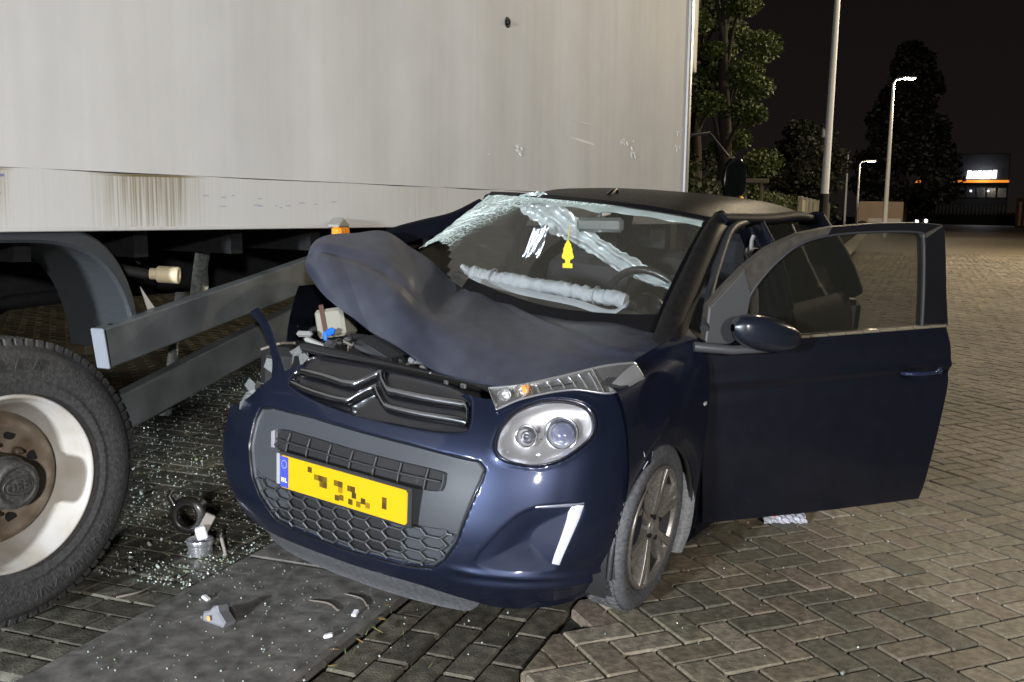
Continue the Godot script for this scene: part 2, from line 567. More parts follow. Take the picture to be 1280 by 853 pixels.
func build_ground() -> void:
	var soil := MB.new()
	soil.quad(V(-900, -0.09, 900), V(-900, -0.09, -900), V(900, -0.09, -900), V(900, -0.09, 900))
	structure(obj("ground", soil, M.soil))
	var bed := strip_sheet(-4, 36.2, -9, 30, -0.034)
	structure(obj("sand_bed", bed, M.joint))
	var far := strip_sheet(35.9, 420, -0.5, 70, -0.004)
	structure(obj("far_road", far, M.far_road))
	var band := strip_sheet(9.0, 400, -0.62, 0.0, 0.003)
	structure(obj("kerb_band", band, mat(.62, .58, .48, 0.6, 0, {"tex": ntex(0.02, 3, grey(0.62), grey(1.0)), "scale": 1.0, "world": true})))  # pale colour also stands for the reflected streak of a street lamp
	# herringbone paving on the right
	var paving := Node3D.new()
	paving.name = "paving"
	add_child(paving)
	structure(paving)
	var u := 0.1083
	var turn := 0.3857
	var a := V(cos(turn), 0, -sin(turn))
	var b := V(sin(turn), 0, cos(turn))
	var o := V(1.150, 0, -3.111)
	var meshes := []
	for k in 6: meshes.append(brick_mesh(u * 2 - 0.0065, u - 0.0065, 0.07, k * 13 + 1))
	var spots := []
	var inv_car := car_xf.affine_inverse()
	for k in range(-330, 330):
		for m in range(-165, 165):
			var i := k + 2 * m
			var j := k - 2 * m
			for kind in 2:
				var ca := i + (1.0 if kind == 0 else 0.5)
				var cb := j + (-0.5 if kind == 0 else 1.0)
				var c := o + (a * ca + b * cb) * u
				var pq := road_pq(c)
				if pq.y < -0.16 or pq.x > 35.8 or pq.x < -1.2: continue
				if seen(c, 130.0) < 0.0: continue
				var la := 1.0 if kind == 0 else 0.5
				var lb := 0.5 if kind == 0 else 1.0
				var poly := PackedVector2Array()
				var low := 1e9
				var high := -1e9
				var g := 0.0032 / u
				for e in [[-1, -1], [1, -1], [1, 1], [-1, 1]]:
					var w: Vector3 = c + (a * e[0] * (la - g) + b * e[1] * (lb - g)) * u
					poly.append(W(w.x - c.x, w.z - c.z))
					var q := road_pq(w).y
					low = minf(low, q)
					high = maxf(high, q)
				if high < 0.012: continue
				var basis := Basis(a, Vector3.UP, b) if kind == 0 else Basis(b, Vector3.UP, -a)
				var wob := wobble()
				var depth := seen(c)
				var cl := inv_car * c
				if depth > 0 and absf(cl.x) < 0.62 and cl.z < -0.35 and cl.z > -3.3: depth = -1.0
				if low < 0.004:
					var cut := Geometry2D.intersect_polygons(poly, PackedVector2Array([half(c, -20, 0.004), half(c, 60, 0.004), half(c, 60, 30), half(c, -20, 30)]))
					if cut.is_empty() or depth < 0.0 or depth > 9.0: continue
					var mb := MB.new()
					mb.prism(cut[0], 0.07, 0.0, Transform3D(Basis(Vector3.RIGHT, Vector3.BACK, Vector3.DOWN), Vector3.ZERO), 0.005)
					spots.append([Transform3D(wob.basis, c + wob.origin), depth, mb.mesh()])
				else:
					spots.append([Transform3D(wob.basis * basis, c + wob.origin), depth, null])
	lay(paving, spots, M.brick, meshes, M.brick_mass, 290, [Color(.295, .255, .19), Color(.26, .225, .17), Color(.32, .275, .21), Color(.23, .20, .155)])
	# worn gutter of bricks laid lengthwise between the paving and the slab
	var gutter := Node3D.new()
	gutter.name = "gutter"
	add_child(gutter)
	structure(gutter)
	var gs := []
	for c in 5:
		for r in range(-6, 46):
			var p := r * 0.22 + (0.11 if c % 2 else 0.0)
			var q := -0.060 - c * 0.1085
			var w := road(p, q, -0.010 - 0.004 * (c % 3))
			if seen(w, 120) < 0: continue
			var wob := wobble(0.014, 0.003)
			gs.append([Transform3D(wob.basis * Basis(e1, Vector3.UP, e2), w + wob.origin), seen(w), null])
	lay(gutter, gs, M.gutter_brick, meshes, M.brick_mass, 120, [Color(.12, .105, .08)])
	# smooth slab in front of the car
	var slabs := Node3D.new()
	slabs.name = "slab_strip"
	add_child(slabs)
	structure(slabs)
	for k in 6:
		var mb := MB.new()
		mb.box(road(-1.6 + 2.15 * k + 1.07, -0.928, -0.04), V(2.145, 0.1, 0.715), Basis(e1, Vector3.UP, e2), 0.012)
		obj("slab", mb, M.slab, slabs)
	# bricks in rows under the trailer
	var yard := Node3D.new()
	yard.name = "yard_paving"
	add_child(yard)
	structure(yard)
	var ys := []
	for r in range(-14, 120):
		for c in range(0, 40):
			var p := r * 0.1075
			var q := -1.395 - c * 0.2175 - (0.11 if r % 2 else 0.0)
			var w := road(p, q, -0.006)
			if seen(w, 60) < 0: continue
			var wob := wobble(0.010, 0.002)
			ys.append([Transform3D(wob.basis * Basis(e2, Vector3.UP, -e1), w + wob.origin), seen(w), null])
			if c == 0 and r % 2:
				ys.append([Transform3D(wob.basis * Basis(e2 * 0.47, Vector3.UP, -e1), road(p, -1.341, -0.006) + wob.origin), seen(w), null])
	lay(yard, ys, M.wet_brick, meshes, M.brick_mass, 280, [Color(.165, .157, .12), Color(.135, .13, .098)])

func half(c: Vector3, p: float, q: float) -> Vector2:
	var w := road(p, q)
	return W(w.x - c.x, w.z - c.z)

# ---------------------------------------------------------------- trailer
func arc_pts(c: Vector2, r: float, a0: float, a1: float, n: int) -> Array:
	var o := []
	for i in n + 1:
		var a := deg_to_rad(lerpf(a0, a1, float(i) / n))
		o.append(c + W(cos(a), sin(a)) * r)
	return o

func streak_image() -> ImageTexture:
	# brown run-off below the seam of the lower strip: one metre is 256 pixels
	var im := Image.create(1536, 48, false, Image.FORMAT_RGB8)
	im.fill(Color(0.77, 0.77, 0.767))
	var r := RandomNumberGenerator.new()
	r.seed = 5
	for x in 1536:
		var a := x / 256.0 - 0.45
		var dirt := 0.0
		for z in [[-0.02, 0.11, 0.9], [0.62, 0.19, 0.8], [0.70, 0.12, 0.7], [2.2, 0.2, 0.12]]:
			dirt = maxf(dirt, z[2] * clampf(1.35 - absf(a - z[0]) / z[1], 0, 1))
		var v := dirt * r.randf_range(0.1, 1.0) + r.randf_range(0.0, 0.05)
		var reach := r.randf_range(0.3, 1.3)
		for y in 48:
			var f := v * clampf(reach - y / 48.0 + 0.35, 0, 1)
			if y < 2: f = maxf(f, dirt * 1.25)
			var c := Color(0.77, 0.77, 0.767).lerp(Color(0.42, 0.37, 0.26), clampf(f, 0, 1))
			im.set_pixel(x, y, c)
	for k in 13:
		var x := r.randi_range(330, 520)
		var y := 16 + r.randi_range(0, 12)
		im.fill_rect(Rect2i(x, y, r.randi_range(2, 9), 1), Color(0.60, 0.60, 0.68))
	for k in 30:
		im.fill_rect(Rect2i(r.randi_range(92, 140), r.randi_range(3, 30), 2, 2), Color(0.45, 0.45, 0.62))
	return ImageTexture.create_from_image(im)

func panel_image() -> ImageTexture:
	# faint vertical washing streaks on the painted wall
	var im := Image.create(768, 128, false, Image.FORMAT_RGB8)
	var f := FastNoiseLite.new()
	f.seed = 4
	f.frequency = 1.0
	f.fractal_octaves = 5
	for x in 768:
		for y in 128:
			var v := f.get_noise_2d(x * 0.016, y * 0.004) * 0.045 + f.get_noise_2d(x * 0.13, y * 0.006 + 40) * 0.018 + f.get_noise_2d(x * 0.05, y * 0.07 + 90) * 0.015
			var g := clampf(0.765 + v, 0, 1)
			im.set_pixel(x, y, Color(g, g * 0.998, g * 0.993))
	return ImageTexture.create_from_image(im)

func build_trailer() -> void:
	var t := thing("box_trailer", "long white box trailer with rust streaks along its lower edge beside the crashed car", "trailer", trailer_xf)
	var white := mat(1, 1, 1, 0.55, 0, {"tex": panel_image(), "spec": 0.3})
	var skirt := mat(1, 1, 1, 0.42, 0, {"tex": streak_image()})
	var shell := mat(.5, .5, .49, 0.5)
	# side wall, gently waved sheet
	var mb := MB.new()
	var rows := []
	var uvs := []
	for j in 15:
		var y := 1.4335 + j * 0.19
		var line := PackedVector3Array()
		var u := PackedVector2Array()
		for i in 225:
			var a := -3.4 + i * 0.04
			var wav := 0.0022 * sin(a * 5.1 + 0.6) * sin(y * 0.9 + a * 0.2) + 0.0012 * sin(a * 11.3 + y * 1.3)
			line.append(V(a, y, wav - 0.001))
			u.append(W((a + 3.4) / 9.0, 1.0 - (y - 1.44) / 2.7))
		rows.append(line)
		uvs.append(u)
	mb.grid(rows, false, true, uvs)
	obj("side_panel", mb, white, t)
	mb = MB.new()
	rows = []
	uvs = []
	for j in 2:
		var line := PackedVector3Array()
		var u := PackedVector2Array()
		for i in 31:
			var a := -3.4 + i * 0.3
			line.append(V(a, 1.250 + 0.1805 * j + (0.0 if j == 0 else 0.003 * sin(a * 9.0)), 0.004))
			u.append(W((a + 0.45) / 6.0, 1.0 - j))
		rows.append(line)
		uvs.append(u)
	mb.grid(rows, false, true, uvs)
	mb.box(V(1.1, 1.245, -0.018), V(9.0, 0.014, 0.05), Basis.IDENTITY, 0.003)
	obj("lower_strip", mb, skirt, t)
	mb = MB.new()
	mb.box(V(1.1, 1.435, -0.012), V(9.0, 0.02, 0.012))
	obj("seam", mb, mat(.05, .045, .04, 0.9), t)
	mb = MB.new()
	mb.box(V(1.1, 2.7, -1.26), V(8.96, 2.86, 2.46))
	obj("box_body", mb, shell, t)
	mb = MB.new()
	mb.prism(PackedVector2Array([W(5.555, -0.02), W(5.555, 0.014), W(5.575, 0.020), W(5.612, 0.018), W(5.632, 0.0), W(5.634, -0.03)]), -4.1, -1.245, Transform3D(Basis(V(1, 0, 0), V(0, 0, 1), V(0, -1, 0)), Vector3.ZERO))
	obj("corner_profile", mb, mat(.62, .62, .62, 0.35, 0.7), t)
	for spot in [V(2.961, 2.325, 0), V(4.6, 3.3, 0)]:
		mb = MB.new()
		mb.lathe([W(0, 0.014), W(0.008, 0.013), W(0.014, 0.006), W(0.015, -0.004)], Transform3D(Basis.IDENTITY, spot), 14)
		mb.lathe([W(0.015, 0.001), W(0.027, 0.002), W(0.03, -0.003)], Transform3D(Basis.IDENTITY, spot), 14)
		obj("bolt", mb, M.dark_metal, t)
	# scratches, and pale chips that stand for glints off the broken windscreen
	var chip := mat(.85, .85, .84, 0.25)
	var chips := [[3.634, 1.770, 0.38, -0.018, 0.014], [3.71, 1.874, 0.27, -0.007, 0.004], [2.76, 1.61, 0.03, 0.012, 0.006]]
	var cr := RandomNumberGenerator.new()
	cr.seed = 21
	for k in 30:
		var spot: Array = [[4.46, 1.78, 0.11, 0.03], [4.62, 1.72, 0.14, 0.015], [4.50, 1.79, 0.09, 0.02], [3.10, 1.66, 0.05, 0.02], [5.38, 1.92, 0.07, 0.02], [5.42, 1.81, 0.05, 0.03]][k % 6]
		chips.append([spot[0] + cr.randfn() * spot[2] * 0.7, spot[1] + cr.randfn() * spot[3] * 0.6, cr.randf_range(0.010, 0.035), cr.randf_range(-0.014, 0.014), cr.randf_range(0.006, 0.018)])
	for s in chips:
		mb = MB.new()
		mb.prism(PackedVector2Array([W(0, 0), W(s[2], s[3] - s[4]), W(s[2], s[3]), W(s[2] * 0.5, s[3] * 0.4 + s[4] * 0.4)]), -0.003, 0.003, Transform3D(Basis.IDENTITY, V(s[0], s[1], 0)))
		obj("scratch_and_glint", mb, chip, t)
	# chassis
	mb = MB.new()
	mb.box(V(1.1, 1.08, -0.82), V(9.0, 0.3, 0.09))
	mb.box(V(1.1, 1.08, -1.75), V(9.0, 0.3, 0.09))
	for a in range(-6, 12): mb.box(V(a * 0.45 + 0.2, 1.19, -1.25), V(0.06, 0.1, 2.3))
	mb.tube([V(0.07, 0.455, -0.2), V(0.07, 0.455, -2.3)], 0.05, 12)
	mb.box(V(0.07, 0.72, -0.75), V(0.2, 0.45, 0.2), Basis.IDENTITY, 0.03)
	mb.tube([V(0.07, 0.8, -0.6), V(0.5, 0.95, -0.7), V(1.2, 0.98, -0.75)], 0.03, 8)
	obj("chassis", mb, M.dark_metal, t)
	# wheels
	trailer_wheel(t, V(0.07, 0.455, 0.0), true)
	# mudguard
	mb = MB.new()
	var outer := []
	var inner := []
	for i in 41:
		var a := deg_to_rad(14.0 + 174.0 * i / 40.0)
		var c := cos(a)
		var s := sin(a)
		# a flattened arch: broad top and steep sides
		var pw := func(x: float, e: float) -> float: return signf(x) * pow(absf(x), e)
		inner.append(W(0.07 + 0.485 * pw.call(c, 0.55), 0.60 + 0.605 * pw.call(s, 0.72)))
		outer.append(W(0.07 + 0.515 * pw.call(c, 0.52), 0.60 + 0.665 * pw.call(s, 0.70)))
	var ring := PackedVector2Array(inner)
	outer.reverse()
	ring.append_array(PackedVector2Array(outer))
	mb.prism(ring, -0.38, -0.012, Transform3D.IDENTITY, 0.01)
	obj("mudguard", mb, mat(.035, .04, .045, 0.42, 0, {"nrm": nnorm(0.05, 9, 5.0), "ns": 0.25, "scale": 2.0}), t)
	# marker lamp under the edge
	var lamp := sub("marker_lamp", t, Transform3D(Basis(Vector3.UP, 0.25), V(1.565, 1.222, 0.03)))
	mb = MB.new()
	mb.prism(PackedVector2Array([W(-0.05, 0.022), W(-0.05, 0.032), W(-0.004, 0.062), W(0.046, 0.032), W(0.046, 0.022)]), -0.03, 0.022, Transform3D.IDENTITY, 0.004)
	obj("lamp_base", mb, mat(.25, .24, .22, 0.6), lamp)
	mb = MB.new()
	mb.box(V(0, 0.0, 0), V(0.092, 0.042, 0.044), Basis.IDENTITY, 0.008)
	for k in 5: mb.box(V(-0.036 + k * 0.018, 0.0, 0.023), V(0.006, 0.036, 0.004), Basis.IDENTITY, 0.001)
	obj("amber_lens", mb, mat(.85, .30, .02, 0.25, 0, {"coat": 0.8}), lamp)
	# bent side guard: two aluminium rails torn loose by the car
	var alu := mat(.20, .22, .225, 0.40, 0.35, {"tex": ntex(0.006, 17, grey(0.7), grey(1.0)), "scale": 1.2})
	rail(t, V(0.385, 0.852, 0.025), V(1.58, 1.043, -0.15), V(2.7, 1.22, -0.34), 0.135, alu)
	rail(t, V(0.50, 0.585, -0.10), V(1.72, 0.84, -0.30), V(2.6, 1.01, -0.46), 0.135, alu)
	for s in [[V(1.20, 1.27, -0.36), V(1.08, 1.02, -0.30), V(0.99, 0.86, -0.20), 0.085], [V(1.02, 0.98, -0.34), V(0.90, 0.72, -0.26), V(0.82, 0.52, -0.22), 0.055]]:
		mb = MB.new()
		var rr := []
		for f in line3([s[0], s[1], s[2]], 14):
			var k := rr.size() / 14.0
			rr.append(PackedVector3Array([f + V(-s[3] * 0.5, 0.01 * sin(k * 9), 0.0), f + V(-s[3] * 0.1, 0, 0.022), f + V(s[3] * 0.5, 0, 0.0 + 0.01 * sin(k * 14))]))
		mb.sheet(rr, 0.006)
		obj("bent_bracket", mb, mat(.30, .33, .33, 0.42, 0.6, {"tex": ntex(0.02, 3, grey(0.5), grey(1.0)), "scale": 5.0}), t)
	# loose pipe
	mb = MB.new()
	var pxf := look(V(0.760, 1.072, -0.07), V(0.62, -0.06, 0.78))
	mb.lathe([W(0.027, -0.055), W(0.031, -0.05), W(0.031, 0.02), W(0.031, 0.02), W(0.029, 0.024), W(0.022, 0.023), W(0.022, 0.023), W(0.021, -0.08), W(0, -0.08)], pxf, 24)
	obj("pipe_end", mb, mat(.55, .47, .32, 0.5), t)
	mb = MB.new()
	mb.tube([V(0.70, 1.075, -0.13), V(0.5, 1.13, -0.3), V(0.3, 1.15, -0.6)], 0.02, 10)
	mb.tube([V(0.60, 1.21, -0.2), V(0.66, 1.17, -0.22), V(0.72, 1.11, -0.2)], 0.004, 6)
	obj("hose", mb, M.black, t)
	mb = MB.new()
	mb.prism(PackedVector2Array([W(0, 0), W(0.05, -0.07), W(0.075, -0.095), W(0.03, -0.09)]), 0, 0.004, Transform3D(Basis.IDENTITY, V(0.60, 1.04, -0.05)))
	obj("torn_sheet", mb, mat(.5, .5, .48, 0.5), t)
	mb = MB.new()
	mb.box(V(-0.07, 1.03, -0.1), V(0.12, 0.07, 0.05), Basis.IDENTITY, 0.008)
	mb.tube([V(-0.06, 1.0, -0.08), V(-0.03, 0.95, -0.07), V(-0.01, 0.9, -0.08)], 0.005, 6)
	obj("brake_line_box", mb, mat(.2, .2, .2, 0.5), t)

func rail(t: Node3D, a: Vector3, b: Vector3, c: Vector3, h: float, m: Material) -> void:
	var node := sub("side_guard_rail", t)
	var mb := MB.new()
	var rows := []
	var path := line3([a, b, c], 16)
	for i in path.size():
		var d: Vector3 = (path[mini(i + 1, 16)] - path[maxi(i - 1, 0)]).normalized()
		var out := d.cross(Vector3.UP).normalized()
		var up := out.cross(d).normalized()
		var ring := PackedVector3Array()
		for e in [[-0.025, -0.5], [0.025, -0.5], [0.025, -0.5], [0.029, -0.46], [0.029, -0.46], [0.029, 0.46], [0.029, 0.46], [0.022, 0.5], [0.022, 0.5], [-0.025, 0.5], [-0.025, 0.5], [-0.025, -0.5]]:
			ring.append(path[i] + out * (e[0] + 0.002 * sin(i * 1.3 + e[1])) + up * e[1] * h)
		rows.append(ring)
	mb.grid(rows, true)
	var d0: Vector3 = (path[1] - path[0]).normalized()
	var o0 := d0.cross(Vector3.UP).normalized()
	var u0 := o0.cross(d0).normalized()
	obj("rail_profile", mb, m, node)
	mb = MB.new()
	mb.box(a - d0 * 0.006, V(0.056, h + 0.004, 0.012), Basis(o0, u0, -d0), 0.004)
	obj("end_cap", mb, mat(.21, .23, .27, 0.45), node)
	mb = MB.new()
	mb.lathe([W(0, 0.004), W(0.006, 0.003), W(0.009, 0)], look(a + d0 * 0.05 + u0 * h * 0.5, u0, d0), 10)
	obj("rivet", mb, M.dark_metal, node)

func trailer_wheel(t: Node3D, at: Vector3, lettered: bool) -> void:
	var w := sub("wheel", t, Transform3D(Basis.IDENTITY, at))
	var mb := MB.new()
	mb.lathe([W(0.277, -0.02), W(0.285, -0.008), W(0.300, -0.004), W(0.322, 0.004), W(0.33, 0.004), W(0.333, 0.001), W(0.36, 0.008), W(0.395, 0.008), W(0.418, 0.002), W(0.421, -0.004), W(0.434, -0.012), W(0.445, -0.028), W(0.449, -0.045), W(0.4495, -0.14), W(0.449, -0.235), W(0.43, -0.268), W(0.36, -0.285), W(0.28, -0.26)], Transform3D.IDENTITY, 96)
	# shoulder blocks and tread grooves
	for k in 78:
		var a := TAU * k / 78.0
		var bs := Basis(V(cos(a), sin(a), 0), V(-sin(a), cos(a), 0), V(0, 0, 1))
		mb.box(bs * V(0.4325, 0, -0.042), V(0.040, 0.0300, 0.056), bs * Basis(Vector3.UP, 0.32), 0.004)
		for g in 4: mb.box(bs * V(0.449, 0.004 * (g % 2), -0.085 - g * 0.046), V(0.02, 0.033, 0.038), bs, 0.003)
	obj("tyre", mb, M.tyre, w)
	if lettered:
		mb = MB.new()
		var word := "TRAILER"
		var font := SystemFont.new()
		font.font_names = PackedStringArray(["Droid Sans"])
		font.font_weight = 700
		for k in word.length():
			var a := deg_to_rad(133.0 - k * 9.6)
			var tm := TextMesh.new()
			tm.text = word[k]
			tm.font = font
			tm.font_size = 32
			tm.pixel_size = 0.0015
			tm.depth = 0.006
			tm.curve_step = 4
			var arr := tm.get_mesh_arrays()
			var xf := Transform3D(Basis(Vector3.BACK, a - PI * 0.5), V(cos(a), sin(a), 0) * 0.378 + V(0, 0, 0.0085)) * Transform3D(Basis(V(1.05, 0, 0), V(0.25, 1.0, 0), V(0, 0, 1)), Vector3.ZERO)
			var base := mb.v.size()
			for p in arr[Mesh.ARRAY_VERTEX]: mb.pt(xf * p)
			for i in arr[Mesh.ARRAY_INDEX]: mb.ix.append(base + i)
		# worn moulded marks low on the sidewall
		var r := RandomNumberGenerator.new()
		r.seed = 3
		for k in 26:
			var a := deg_to_rad(-82.0 + k * 2.1)
			if k % 9 == 8: continue
			var bs := Basis(V(cos(a), sin(a), 0), V(-sin(a), cos(a), 0), V(0, 0, 1))
			mb.box(bs * V(0.377, 0, 0.008), V(0.030, 0.004, 0.003), bs * Basis(Vector3.BACK, r.randf_range(-0.5, 0.5)), 0.001)
			mb.box(bs * V(0.377 + r.randf_range(-0.012, 0.012), 0.004, 0.008), V(0.004, 0.008, 0.003), bs, 0.001)
		obj("moulded_lettering", mb, mat(.03, .03, .031, 0.6), w)
	mb = MB.new()
	mb.lathe([W(0.279, -0.03), W(0.284, -0.006), W(0.282, 0.002), W(0.276, 0.004), W(0.270, -0.002), W(0.266, -0.014), W(0.262, -0.016), W(0.252, -0.03), W(0.236, -0.075), W(0.222, -0.118), W(0.216, -0.13)], Transform3D.IDENTITY, 72)
	obj("rim", mb, mat(.52, .52, .52, 0.42, 0.0, {"tex": ntex(0.006, 52, Color(.84, .80, .74), Color(1, 1, 1), 0, 3), "scale": 2.0}), w)
	mb = MB.new()
	mb.lathe([W(0.218, -0.13), W(0.212, -0.112), W(0.202, -0.094), W(0.192, -0.085), W(0.182, -0.083), W(0.170, -0.088), W(0.158, -0.102), W(0.146, -0.118), W(0.128, -0.125), W(0.10, -0.122), W(0.085, -0.118), W(0.0, -0.118)], Transform3D.IDENTITY, 72)
	obj("wheel_disc", mb, mat(.30, .275, .24, 0.6, 0.1, {"tex": ntex(0.007, 58, Color(.55, .47, .38), Color(1, .98, .95), 0, 4), "scale": 2.6}), w)
	for k in 8:
		var a := TAU * (k + 0.45) / 8.0
		mb = MB.new()
		var ov := PackedVector2Array()
		for i in 16: ov.append(W(cos(TAU * i / 16) * 0.021, sin(TAU * i / 16) * 0.017))
		mb.prism(ov, -0.02, 0.0, Transform3D(Basis(Vector3.BACK, a), V(cos(a) * 0.152, sin(a) * 0.152, -0.106)))
		obj("ventilation_hole_disc", mb, M.black, w)  # closed black discs stand for the dark inside the holes
	for k in 8:
		var a := TAU * (k + 0.95) / 8.0
		mb = MB.new()
		mb.lathe([W(0.013, -0.122), W(0.013, -0.098), W(0.013, -0.098), W(0.007, -0.095), W(0.007, -0.082), W(0, -0.08)], Transform3D(Basis.IDENTITY, V(cos(a) * 0.112, sin(a) * 0.112, 0)), 6)
		obj("wheel_nut", mb, mat(.10, .08, .06, 0.7, 0.4), w)
	mb = MB.new()
	mb.lathe([W(0.088, -0.12), W(0.086, -0.05), W(0.084, -0.04), W(0.084, -0.04), W(0.078, -0.036), W(0.076, 0.012), W(0.072, 0.020), W(0.066, 0.024), W(0.058, 0.024), W(0.056, 0.021), W(0.052, 0.021), W(0.0, 0.023)], Transform3D.IDENTITY, 40)
	var font2 := SystemFont.new()
	font2.font_names = PackedStringArray(["Droid Sans"])
	font2.font_weight = 700
	if lettered:
		var tm := TextMesh.new()
		tm.text = "OEB"
		tm.font = font2
		tm.font_size = 24
		tm.pixel_size = 0.0017
		tm.depth = 0.008
		tm.curve_step = 4
		var arr := tm.get_mesh_arrays()
		var base := mb.v.size()
		var xf := Transform3D(Basis(Vector3.BACK, 0.12), V(0, 0, 0.024))
		for p in arr[Mesh.ARRAY_VERTEX]: mb.pt(xf * p)
		for i in arr[Mesh.ARRAY_INDEX]: mb.ix.append(base + i)
		var ov := []
		for i in 25: ov.append(V(cos(TAU * i / 24) * 0.049, sin(TAU * i / 24) * 0.030, 0.024))
		mb.tube(ov, 0.0018, 6, false)
	obj("hub_cap", mb, mat(.16, .155, .15, 0.5, 0.5, {"tex": ntex(0.02, 3, grey(0.62), grey(1.0)), "scale": 6.0}), w)

const MIRROR_SPOT := Vector3(2.10, 1.665, -9.5)
func build_cab() -> void:
	var xf := trailer_xf * Transform3D(Basis(Vector3.UP, deg_to_rad(20.0)), V(5.72, 0, -0.14))
	var t := thing("truck_cab", "dark truck cab with a large side mirror standing in front of the white box trailer", "truck", xf)
	var paint := mat(.012, .016, .014, 0.4, 0, {"coat": 0.5})
	var mb := MB.new()
	# side outline of the cab, pushed across its width
	mb.prism(PackedVector2Array([W(0.0, 0.75), W(0.0, 3.0), W(0.9, 3.05), W(1.15, 2.6), W(1.42, 1.55), W(1.48, 1.3), W(1.5, 0.5), W(1.2, 0.42), W(1.1, 0.75)]), -2.35, -0.02, Transform3D.IDENTITY, 0.04)
	obj("cab_body", mb, paint, t)
	mb = MB.new()
	mb.prism(PackedVector2Array([W(0.5, 1.62), W(0.5, 2.4), W(1.05, 2.4), W(1.27, 1.62)]), -0.02, -0.012, Transform3D.IDENTITY, 0.003)
	obj("side_window", mb, M.dark_glass, t)
	mb = MB.new()
	mb.tube([V(1.50, 1.2, -0.05), V(1.44, 1.5, -0.0), V(1.30, 2.05, -0.0)], 0.014, 8)
	mb.tube([V(1.38, 1.4, -0.02), V(1.30, 1.75, -0.01)], 0.02, 8)
	obj("grab_rail", mb, mat(.3, .32, .33, 0.4, 0.6), t)
	mb = MB.new()
	mb.lathe([W(0.3, -0.14), W(0.44, -0.13), W(0.455, -0.1), W(0.455, 0.1), W(0.44, 0.13), W(0.3, 0.14), W(0.0, 0.14)], Transform3D(Basis.IDENTITY, V(0.75, 0.455, -0.2)), 40)
	obj("front_wheel", mb, M.tyre, t)
	# deflector beside the front edge of the box
	mb = MB.new()
	var rows := []
	for j in 13:
		var y := lerpf(2.40, 4.0, j / 12.0)
		var bulge := 0.11 * sqrt(clampf((y - 2.40) / 0.5, 0, 1))
		rows.append(PackedVector3Array([V(-0.10, y, 0.10), V(-0.06 + bulge, y, 0.14), V(bulge, y, 0.12), V(bulge + 0.03, y, 0.0), V(bulge, y, -0.3)]))
	mb.grid(rows)
	obj("side_deflector", mb, mat(.22, .24, .21, 0.5), t)
	var mirror_at := xf.affine_inverse() * Transform3D(Basis(Vector3.UP, 0.45).scaled(Vector3.ONE * 0.82), MIRROR_SPOT)
	var mir := sub("side_mirror", t, mirror_at)
	mb = MB.new()
	rows = []
	for j in 11:
		var f := j / 10.0
		var hw := 0.17 * pow(sin(PI * clampf(0.06 + 0.9 * f, 0, 1)), 0.4)
		var y := -0.24 + 0.46 * f
		var line := PackedVector3Array()
		for i in 13:
			var a := TAU * i / 12.0
			line.append(V(cos(a) * hw * 1.0 + 0.03 * f, y, sin(a) * 0.06))
		rows.append(line)
	mb.grid(rows)
	obj("mirror_housing", mb, mat(.004, .005, .005, 0.35, 0, {"coat": 0.3}), mir)
	mb = MB.new()
	mb.prism(loop2([W(-0.12, -0.2), W(0.11, -0.2), W(0.15, 0.0), W(0.12, 0.17), W(0.0, 0.185), W(-0.11, 0.12), W(-0.14, -0.05)], 28), 0.05, 0.064, Transform3D.IDENTITY, 0.004)
	obj("mirror_glass", mb, mat(.008, .011, .011, 0.12, 0.1), mir)
	mb = MB.new()
	mb.lathe([W(0, 0.02), W(0.018, 0.014), W(0.022, 0)], Transform3D(Basis.IDENTITY, V(0.10, -0.235, 0.05)), 12)
	obj("indicator", mb, mat(.9, .45, .03, 0.3, 0, {"emit": 0.25}), mir)
	mb = MB.new()
	var mo := mirror_at.origin
	mb.tube([V(1.25, 2.0, -0.1), mo.lerp(V(1.25, 2.05, -0.1), 0.4) + V(0, 0.25, 0), mo + V(0, 0.2, -0.05)], 0.014, 8)
	obj("mirror_arm", mb, M.plastic, t)
	mb = MB.new()
	mb.tube([V(1.42, 1.35, -0.1), mo.lerp(V(1.42, 1.35, -0.1), 0.5), mo + V(0, -0.2, -0.05)], 0.014, 8)
	obj("mirror_arm", mb, M.plastic, t)

# ---------------------------------------------------------------- crashed car. In its own axes: x to its left side, y up, z forward from the nose
func cub(xs: Array, ys: Array, x: float) -> float:
	var n := xs.size()
	x = clampf(x, xs[0], xs[n - 1])
	var i := 0
	while i < n - 2 and x >= xs[i + 1]: i += 1
	var h: float = xs[i + 1] - xs[i]
	var d: float = (ys[i + 1] - ys[i]) / h
	var m0: float = d if i == 0 else ((ys[i] - ys[i - 1]) / (xs[i] - xs[i - 1]) + d) * 0.5
	var m1: float = d if i == n - 2 else ((ys[i + 2] - ys[i + 1]) / (xs[i + 2] - xs[i + 1]) + d) * 0.5
	var t: float = (x - xs[i]) / h
	return (2 * t * t * t - 3 * t * t + 1) * ys[i] + (t * t * t - 2 * t * t + t) * h * m0 + (-2 * t * t * t + 3 * t * t) * ys[i + 1] + (t * t * t - t * t) * h * m1

